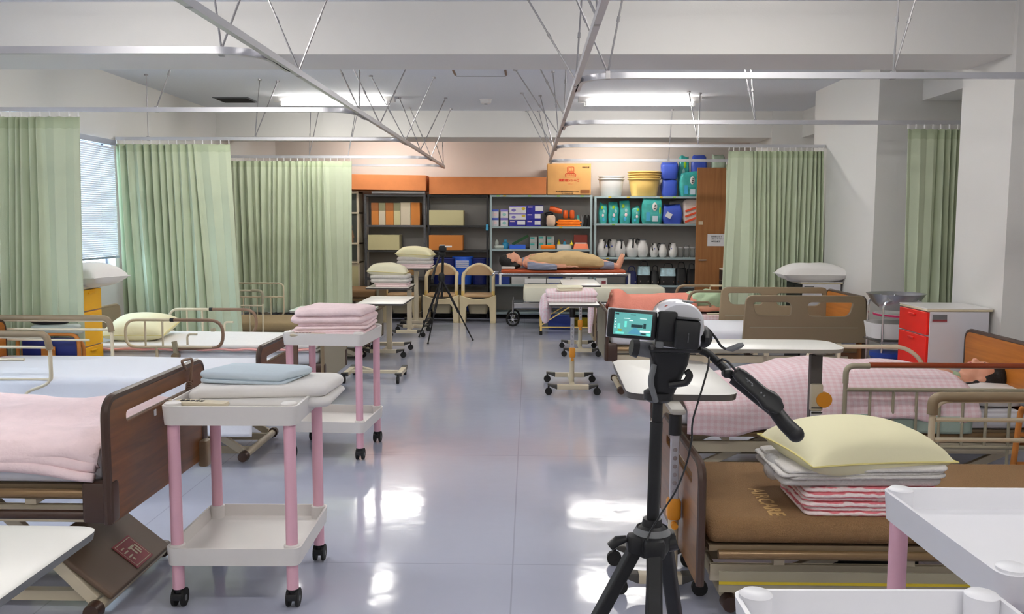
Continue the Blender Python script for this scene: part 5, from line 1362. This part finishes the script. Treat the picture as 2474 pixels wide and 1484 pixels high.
# pan head
hd = MB(); hd.loft([[(x + .226 - TX, y, 1.205) for x, y in rrect(.034, .04, .01)], [(x + .232 - TX, y, 1.235) for x, y in rrect(.050, .05, .014)], [(x + .238 - TX, y, 1.262) for x, y in rrect(.058, .058, .012)], [(x + .236 - TX, y, 1.285) for x, y in rrect(.068, .064, .010)]])
hd.build('pan_head', 'blackm', g)
MB().lathe([(.018, 1.195), (.026, 1.20), (.026, 1.212), (.02, 1.216)], W3(.222, 1.5, 0), 20).build('pan_base', 'black', g)
MB().rbox(.200 - TX, .285 - TX, -.05, .03, 1.285, 1.296, .006).build('quick_plate', 'black', g)
MB().cyl(W3(.205, 1.49, 1.285), W3(.18, 1.485, 1.289), .0135, n=16).build('tilt_knob', 'grey', g)
MB().cyl(W3(.182, 1.4855, 1.2885), W3(.172, 1.484, 1.290), .0165, .014, n=16).build('knob_cap', 'black', g)
MB().tube(fillet([W3(.210, 1.475, 1.262), W3(.202, 1.465, 1.235), W3(.214, 1.475, 1.20)], .01), .005, 8).build('guard', 'grey', g)
MB().tube(fillet([W3(.236, 1.475, 1.228), W3(.262, 1.465, 1.234), W3(.268, 1.465, 1.246), W3(.262, 1.465, 1.254)], .004), .006, 8).build('pan_lock', 'black', g)
# handle
P = [W3(.272, 1.49, 1.292), W3(.300, 1.485, 1.282), W3(.325, 1.475, 1.258), W3(.345, 1.46, 1.240)]
h_ = MB().tube(fillet(P, .01), .0065, 10).build('pan_handle', 'blackm', g)
MB().tube([W3(.34, 1.462, 1.244), W3(.40, 1.43, 1.196), W3(.412, 1.412, 1.178), W3(.424, 1.40, 1.166)], [.012, .012, .0125, .013], 14).build('grip', 'blackm', h_)
MB().ell(W3(.4255, 1.399, 1.1645), .0135, .0135, .0135).build('grip_end', 'blackm', h_)
MB().rbox(.322 - TX, .338 - TX, -.045, -.02, 1.243, 1.258, .004).build('clamp', 'black', h_)
# zoom remote clamped on the handle
rc = thing('zoom_remote', 'flat black zoom remote strapped along the tripod pan handle', 'remote control', (.345, 1.44, 1.225))
W4 = lambda x, y, z: (x - .345, y - 1.44, z - 1.225)
A, Bq = Vector(W4(.337, 1.452, 1.258)), Vector(W4(.398, 1.405, 1.205))
b_ = MB(); n_ = 8; R = []
dr = (Bq - A).normalized(); sd = dr.cross(Vector((0, 1, 0))).normalized(); up_ = Vector((0, 1, 0))
for i in range(n_ + 1):
    t = i / n_; c = A.lerp(Bq, t); wv = (.0085, .0115, .0118, .0118, .0118, .0125, .016, .0145, .008)[i]
    R.append([c + sd * (x * wv) + up_ * (y * .008 - .012) for x, y in rrect(2, 2, .6, n=3)])
b_.loft(R); rb = b_.build('casing', 'black', rc)
for t in (.25, .35, .55, .62): MB().ell(A.lerp(Bq, t) + Vector((0, -.021, 0)), .0018, .0012, .0018, 8, 5).build('button', 'grey', rb)
MB().bar(A.lerp(Bq, .2) + Vector((0, -.021, .003)), A.lerp(Bq, .36) + Vector((0, -.021, .003)), .0012, .0012).build('printed_line', 'grey', rb, smooth=0)
MB().tube(fillet([A + Vector((.002, -.01, 0)), W4(.326, 1.45, 1.273), W4(.317, 1.45, 1.277), W4(.309, 1.45, 1.268)], .006), .0022, 6).build('cable_loop', 'black', rc)
cb = [(.300, 1.47, 1.276), (.296, 1.455, 1.262), (.284, 1.45, 1.221), (.272, 1.45, 1.178), (.270, 1.45, 1.16), (.272, 1.455, 1.143), (.266, 1.46, 1.10), (.250, 1.465, 1.05), (.228, 1.47, 1.013), (.206, 1.47, .975), (.20, 1.462, .955)]
tag(MB().tube(fillet(cb, .02), .0016, 6).build('cable', 'black', None), 'thin black cable drooping from the tripod handle to the leg joint', 'cable')

# camcorder
CX_, CY_, CZ_ = .240, 1.45, 1.297
c = thing('camcorder', 'white and black camcorder with open screen on the near tripod', 'camcorder', (CX_, CY_, CZ_), -.03)
c.rotation_euler = (0, .07, -.03)
# body: rounded white shell running forward, seen from behind
R = []
sec = [(-.036, .006), (-.036, .052), (-.028, .064), (-.012, .073), (.008, .075), (.024, .070), (.036, .056), (.040, .034), (.038, .010), (.030, .0), (-.030, .0)]
for yy, k in ((-.034, .93), (-.028, 1.0), (.05, 1.0), (.075, .92), (.085, .75)):
    R.append([(x * k, yy, .036 + (z - .036) * k) for x, z in [(p.x, p.y) for p in fillet([(a, b2, 0) for a, b2 in sec], .006, 3, True)]])
sh_ = MB().loft(R).build('shell', 'camw', c, smooth=50)
MB().cyl((0, .08, .038), (0, .12, .038), .026, .029, n=24).build('lens_barrel', 'black', c)
MB().hexa([(-.0375, -.037, .004), (.026, -.037, .0), (.026, -.028, .0), (-.0375, -.028, .004)], [(-.0375, -.037, .050), (-.005, -.037, .046), (-.005, -.028, .046), (-.0375, -.028, .050)]).build('rear_panel', 'black', c, smooth=0, bevel=.002)
MB().rbox(-.036, -.006, -.042, -.03, .012, .060, .004).build('hinge_block', 'blackm', c)
bt = MB().rbox(-.010, .029, -.058, -.03, .003, .050, .005).build('battery', 'blackm', c)
MB().rbox(-.009, .028, -.057, -.03, .0505, .0525, .003).build('battery_lid', 'black', bt)
for z_, l_ in ((.020, .010), (.028, .004)): MB().box(.010, .0115, -.0588, -.058, z_ - l_ / 2, z_ + l_ / 2).build('print', 'rack', bt, smooth=0)
MB().ell((-.020, -.020, .0655), .006, .006, .003).build('red_button', 'redlid', c)
MB().rbox(.004, .020, -.02, .0, .0735, .077, .003).build('zoom_rocker', 'grey', c)
MB().ell((-.0355, -.0365, .0565), .002, .002, .002).build('jack', 'black', c)
MB().rbox(-.0365, -.024, -.038, -.032, .0, .011, .002).build('port_cover', 'grey', c)
MB().ell((.043, -.0, .020), .014, .045, .018).build('hand_strap', 'blackm', c)
MB().tube(fillet([(.048, -.02, .034), (.060, -.02, .022), (.070, -.02, .008), (.082, -.02, .003), (.098, -.02, .009), (.102, -.02, .0115)], .006), .002, 8).build('strap_cord', 'black', c)
MB().tube([(.078, -.02, .0045), (.088, -.02, .006), (.100, -.02, .012), (.105, -.02, .015)], [.002, .005, .005, .003], 8).build('strap_tab', 'grey', c)
# screen, opened to the left
sc = MB(); sc.rbox(-.116, -.038, -.040, -.031, .011, .058, .005)
so = sc.build('lcd_housing', 'black', c)
MB().rbox(-.1165, -.0375, -.031, -.029, .0105, .0585, .004).build('lcd_back', 'camw', so)
sx0, sx1, sz0, sz1 = -.106, -.046, .0175, .053
MB().box(sx0, sx1, -.0415, -.040, sz0, sz1).build('lcd_image', 'scr', so, smooth=0)
def sq(u0, u1, v0, v1, m): MB().box(sx0 + (sx1 - sx0) * u0, sx0 + (sx1 - sx0) * u1, -.0419, -.0414, sz0 + (sz1 - sz0) * v0, sz0 + (sz1 - sz0) * v1).build('image_detail', m, so, smooth=0)
sq(.25, .42, .73, .76, 'scrl'); sq(.68, .86, .76, .79, 'scrl'); sq(.40, .50, .64, .67, 'scrl')
sq(.02, .12, .90, .95, 'scrd'); sq(.42, .56, .91, .94, 'scrd')
for v in (.68, .55, .42, .30): sq(.02, .055, v, v + .04, 'scrl')
sq(.10, .17, .27, .50, 'scrt'); sq(.28, .34, .35, .62, 'scrt'); sq(.46, .76, .36, .50, 'scrd'); sq(.78, .85, .34, .56, 'scrd'); sq(.12, .22, .17, .25, 'scry')
MB().hexa([(sx0 + .022, -.0419, sz0 + .002), (sx0 + .046, -.0419, sz0 + .002), (sx0 + .046, -.0414, sz0 + .002), (sx0 + .022, -.0414, sz0 + .002)], [(sx0 + .032, -.0419, sz0 + .012), (sx0 + .036, -.0419, sz0 + .012), (sx0 + .036, -.0414, sz0 + .012), (sx0 + .032, -.0414, sz0 + .012)]).build('image_detail', 'scrb', so, smooth=0)
sq(.70, .98, .16, .24, 'scrl'); sq(.06, .28, .04, .12, 'scrt'); sq(.72, .86, .06, .12, 'scrd'); sq(.88, .98, .02, .12, 'scrt')

# ================================================================ FAR TRIPOD
t = thing('tripod', 'slim black tripod standing open before the commode chairs', 'tripod', (-1.095, 11.1, 0))
MB().cyl((.0, 0, .55), (.02, 0, 1.09), .016).build('centre_column', 'blackm', t)
for fx_, fy_ in ((.39, 0), (-.136, -.34), (-.32, .28)):
    s = Vector((0.0, 0, .78)); e = Vector((fx_, fy_, 0.012))
    o = MB().tube([s, s.lerp(e, .55), s.lerp(e, .56), e], [.016, .014, .009, .008], 8).build('leg', 'blackm', t)
    MB().ell(e, .014, .014, .012).build('rubber_foot', 'rubber', o)
    MB().ell(s.lerp(e, .53), .019, .019, .022).build('clamp', 'black', o)
MB().lathe([(.03, .74), (.045, .78), (.04, .83), (.02, .86)], n=16).build('shoulder', 'blackm', t)
MB().rbox(-.04, .05, -.04, .04, 1.06, 1.12, .015).build('pan_head', 'blackm', t)
MB().tube([(-.02, -.03, 1.07), (-.07, -.10, .92), (-.10, -.16, .78)], [.012, .014, .018], 8).build('pan_handle', 'blackm', t)
c2 = thing('camcorder', 'small black camcorder with its white screen folded out on the far tripod', 'camcorder', (-1.08, 11.1, 1.12))
MB().rbox(-.045, .045, -.06, .06, 0, .075, .02).build('shell', 'blackm', c2)
MB().box(.03, .12, -.05, -.042, .055, .075).build('lcd_housing', 'plastw', c2, smooth=0, bevel=.003)
MB().rbox(-.04, .03, -.05, .05, .0755, .085, .008).build('top_cover', 'plastw', c2)

# ================================================================ MANNEQUINS
def mannequin(label, loc, rz, H=1.58, knee=.10, hairlen=0, toe=0, arms='side', hand=None, group=None):
    """lying on its back; local x runs from crown (0) to soles (H)"""
    g = thing('mannequin', label, 'mannequin', loc, rz, group); s = H / 1.6
    b = MB()
    V = lambda x, y, z: (x * s, y * s, z * s)
    def lim(pts, rs): b.tube([V(*p) for p in pts], [r * s for r in rs], 14); [b.ell(V(*p), r * s, r * s, r * s, 12, 8) for p, r in zip(pts, rs)]
    # head: skull, jaw, nose, lips, ears, neck
    b.ell(V(.105, 0, .115), .105 * s, .075 * s, .095 * s, 20, 14)
    b.ell(V(.16, 0, .135), .075 * s, .058 * s, .075 * s, 18, 12)
    b.ell(V(.205, 0, .165), .028 * s, .032 * s, .026 * s, 12, 8)
    b.tube([V(.115, 0, .195), V(.15, 0, .222), V(.158, 0, .218)], [.008 * s, .013 * s, .014 * s], 10); b.ell(V(.155, 0, .218), .014 * s, .016 * s, .012 * s)
    b.ell(V(.180, 0, .201), .010 * s, .024 * s, .008 * s); b.ell(V(.095, 0, .19), .02 * s, .05 * s, .02 * s)
    for e in (-1, 1): b.ell(V(.13, e * .075, .105), .03 * s, .009 * s, .018 * s)
    lim([(.20, 0, .10), (.30, 0, .085)], [.048, .055])
    lim([(.33, -.12, .085), (.33, .12, .085)], [.062, .062])
    b.ell(V(.45, 0, .10), .19 * s, .165 * s, .10 * s, 20, 12); b.ell(V(.64, 0, .09), .17 * s, .135 * s, .085 * s, 20, 12); b.ell(V(.82, 0, .09), .13 * s, .16 * s, .09 * s, 20, 12)
    for e in (-1, 1):
        lim([(.86, e * .085, .09), (1.02, e * .09, .10 + knee * .5), (1.20, e * .095, .06 + knee)], [.082, .070, .054])
        lim([(1.20, e * .095, .06 + knee), (1.32, e * .095, .06 + knee * .6), (1.53, e * .095, .045)], [.052, .050, .034])
        if toe: lim([(1.54, e * .095, .035), (1.60, e * .098, .07), (1.68, e * .10, .06)], [.034, .032, .022])
        else: lim([(1.555, e * .095, .035), (1.585, e * .098, .11), (1.615, e * .10, .19)], [.034, .032, .022])
        for k in range(0 if toe else 5): lim([(1.612, e * (.082 + k * .011), .185 - k * .004), (1.622, e * (.080 + k * .012), .212 - k * .007)], [.009, .007])
        if arms == 'side' or e < 0:
            sh, el, wr, hx = (.35, e * .18, .085), (.60, e * .235, .055), (.83, e * .235, .05), 1
            lim([sh, el], [.052, .038]); lim([el, wr], [.037, .026])
            b.ell(V(.895, e * .235, .045), .05 * s, .036 * s, .017 * s)
            for k in range(4):
                y = e * (.235 - .027 + k * .018); L_ = (.055, .072, .07, .05)[k]
                lim([(.935, y, .045), (.935 + L_ * .55, y, .052), (.935 + L_, y, .040)], [.0095, .009, .008])
            lim([(.87, e * .205, .05), (.90, e * .185, .055), (.925, e * .182, .05)], [.011, .010, .009])
    body = b.build('body', 'skin', g, smooth=180, remesh=.0065)
    # hair with fringe and eyes
    h = MB(); h.ell(V(.085, 0, .085), .115 * s, .090 * s, .095 * s, 20, 14); h.ell(V(.025, 0, .11), .075 * s, .085 * s, .085 * s); h.ell(V(.05, 0, .165), .035 * s, .055 * s, .03 * s)
    h.ell(V(.13, 0, .045), .12 * s, .095 * s, .05 * s)
    if hairlen: 
        h.ell(V(.20, .085, .05), .11 * s, .04 * s, .05 * s); h.ell(V(.20, -.085, .05), .11 * s, .04 * s, .05 * s)
        h.tube([V(-.0, .0, .14), V(-.03, .02, .17), V(-.01, .05, .20)], [.02 * s, .02 * s, .008 * s], 8)
    h.build('hair', 'hair', g, smooth=180, remesh=.008)
    for e in (-1, 1):
        MB().ell(V(.122, e * .03, .2005), .006 * s, .013 * s, .005 * s).build('eye', 'hair', g)
        MB().ell(V(.104, e * .03, .206), .003 * s, .016 * s, .003 * s).build('eyebrow', 'hair', g)
    MB().ell(V(.181, 0, .207), .006 * s, .018 * s, .004 * s).build('lips', 'lip', g)
    return g
def garment(g, name, m, prof, seed=0, fold=.012, nx=None, sub=48):
    """closed cloth shell around the body; prof = [(x, half width, top z, bottom z, y centre)]"""
    b = MB(); R = []; n = 40
    N = sub
    for i in range(N + 1):
        t = i / N * (len(prof) - 1); k = min(int(t), len(prof) - 2); f_ = t - k; f_ = f_ * f_ * (3 - 2 * f_)
        x, w, zt_, zb_, yc = [prof[k][j] * (1 - f_) + prof[k + 1][j] * f_ for j in range(5)]
        ring = []
        for q in range(n):
            a = 2 * PI * q / n; ca, sa = math.cos(a), math.sin(a)
            ex = abs(ca) ** .75 * (1 if ca > 0 else -1); ez = abs(sa) ** .85 * (1 if sa > 0 else -1)
            nz = fold * fbm(x * 7 + seed, a * 1.5, 1.3, seed) + fold * .6 * math.sin(a * 5 + x * 26 + seed) * (1 if sa > 0 else .2)
            ring.append((x, yc + ex * (w + nz), (zt_ + zb_) / 2 + ez * ((zt_ - zb_) / 2 + nz * (1 if sa > 0 else 0))))
        R.append(ring)
    b.loft(R)
    return b.build(name, m, g, smooth=180)

# on the stretcher (head to the left)
m1 = mannequin('mannequin with black hair lying on the stretcher under a tan robe, bare feet', (-.385, 12.92, .812), 0, H=1.72, knee=.05)
garment(m1, 'robe', 'tan', [(.345, .10, .15, .02, 0), (.40, .22, .20, .0, 0), (.52, .25, .235, .0, 0), (.70, .24, .235, .0, 0), (.84, .26, .255, .0, 0), (.97, .26, .275, .005, 0), (1.07, .25, .255, .01, 0), (1.27, .24, .225, .01, 0), (1.40, .22, .175, .01, 0), (1.455, .18, .13, .02, 0)], 3)
garment(m1, 'collar', 'pjs', [(.285, .07, .16, .03, 0), (.32, .10, .17, .01, 0), (.37, .17, .16, .0, 0)], 5, fold=.006, sub=10)
for e in (-1, 1):
    garment(m1, 'sleeve', 'pjs', [(.36, .07, .11, .0, e * .21), (.50, .065, .10, -.0, e * .275), (.66, .06, .09, -.0, e * .285), (.78, .055, .075, .0, e * .28)], 7, fold=.012, sub=20)
    garment(m1, 'trouser_leg', 'pjs', [(1.40, .075, .12, .0, e * .1), (1.50, .07, .12, .0, e * .1), (1.60, .058, .10, .0, e * .1)], 9, fold=.008, sub=12)
# second right bed (head to the right)
m2 = mannequin('mannequin with long black hair lying in the second right bed under pink gingham', (2.86, 5.40, .452), PI, H=1.60, knee=.05, hairlen=1, toe=1)
garment(m2, 'collar', 'gown', [(.26, .07, .15, .03, 0), (.31, .13, .16, .0, 0), (.40, .22, .17, .0, 0)], 2, fold=.006, sub=10)
m2.rotation_euler = (0, 0, PI)
pillow('white pillow under the head of the mannequin in the second right bed', (2.74, 5.40, .43), .42, .66, .13, 'sheet2', seed=2, seam='sheet2')
# pink gingham blanket over the mannequin in the second right bed
def ging(u, v):
    x = .90 + u * 1.64
    near, far, top = 4.985, 5.84, .436
    hang = .13 - .085 * min(1, max(0, (u - .42) / .25)) + .02 * math.sin(u * 16)
    s = v * (hang + (far - near) + .12)
    if s < hang: y = near - .015 - .01 * math.sin(20 * u); z = top - (hang - s)
    elif s < hang + far - near: y = near + (s - hang); z = top
    else: y = far + .015; z = top - (s - hang - (far - near))
    pr_ = [(0, .03), (.10, .09), (.20, .14), (.33, .175), (.42, .225), (.52, .23), (.62, .225), (.75, .215), (.86, .215), (.96, .19), (1, .15)]
    for k in range(len(pr_) - 1):
        if pr_[k][0] <= u <= pr_[k + 1][0]:
            f_ = (u - pr_[k][0]) / (pr_[k + 1][0] - pr_[k][0]); f_ = f_ * f_ * (3 - 2 * f_); hgt = pr_[k][1] * (1 - f_) + pr_[k + 1][1] * f_; break
    q = (y - 5.40) / .44
    z += hgt * max(0, 1 - abs(q) ** 3.6) ** .9 * (1 if hang <= s <= hang + far - near else 0)
    z += .010 * fbm(x * 5, y * 7) + .006 * math.sin(x * 16 + y * 11)
    z += 0
    return (x, y, z)
cloth_over('blanket', 'pink gingham blanket covering the mannequin in the second right bed', 'blanket', 0, 0, 0, 0, ging, 'gingham', 110, 60)
cloth_over('draw_sheet', 'grey green sheet showing below the gingham on the second right bed', 'sheet', 0, 0, 0, 0, lambda u, v: (1.78 + u * .72, 4.976 - .004 * math.sin(9 * u), .42 - .10 * v + .006 * math.sin(6 * u)), 'drawsheet', 24, 6)
# far right bed: mannequin in green gown, salmon blanket over the legs
m3 = mannequin('mannequin in a pale green gown lying in the far right bed', (2.58, 10.12, .486), PI, H=1.62, knee=.03)
garment(m3, 'gown', 'gown', [(.28, .12, .16, .0, 0), (.36, .24, .22, .0, 0), (.50, .26, .25, .0, 0), (.62, .25, .235, .0, 0), (.78, .24, .20, .0, 0), (.88, .22, .16, .0, 0)], 4, fold=.02)
def peach(u, v):
    x = .90 + u * .96; y = 9.74 + v * .76
    pr_ = [(0, .06), (.06, .235), (.13, .24), (.26, .175), (.45, .18), (.7, .20), (.93, .20), (1, .18)]
    for k in range(len(pr_) - 1):
        if pr_[k][0] <= u <= pr_[k + 1][0]:
            f_ = (u - pr_[k][0]) / (pr_[k + 1][0] - pr_[k][0]); f_ = f_ * f_ * (3 - 2 * f_); hgt = pr_[k][1] * (1 - f_) + pr_[k + 1][1] * f_; break
    q = (y - 10.12) / .34
    return (x, y, .488 + hgt * max(0, 1 - abs(q) ** 4) ** .9 + .016 * math.sin(v * 18 + u * 6) * math.exp(-u * 2.5) + .008 * fbm(x * 6, y * 8))
cloth_over('blanket', 'salmon pink blanket over the legs in the far right bed', 'blanket', 0, 0, 0, 0, peach, 'peach', 70, 50)
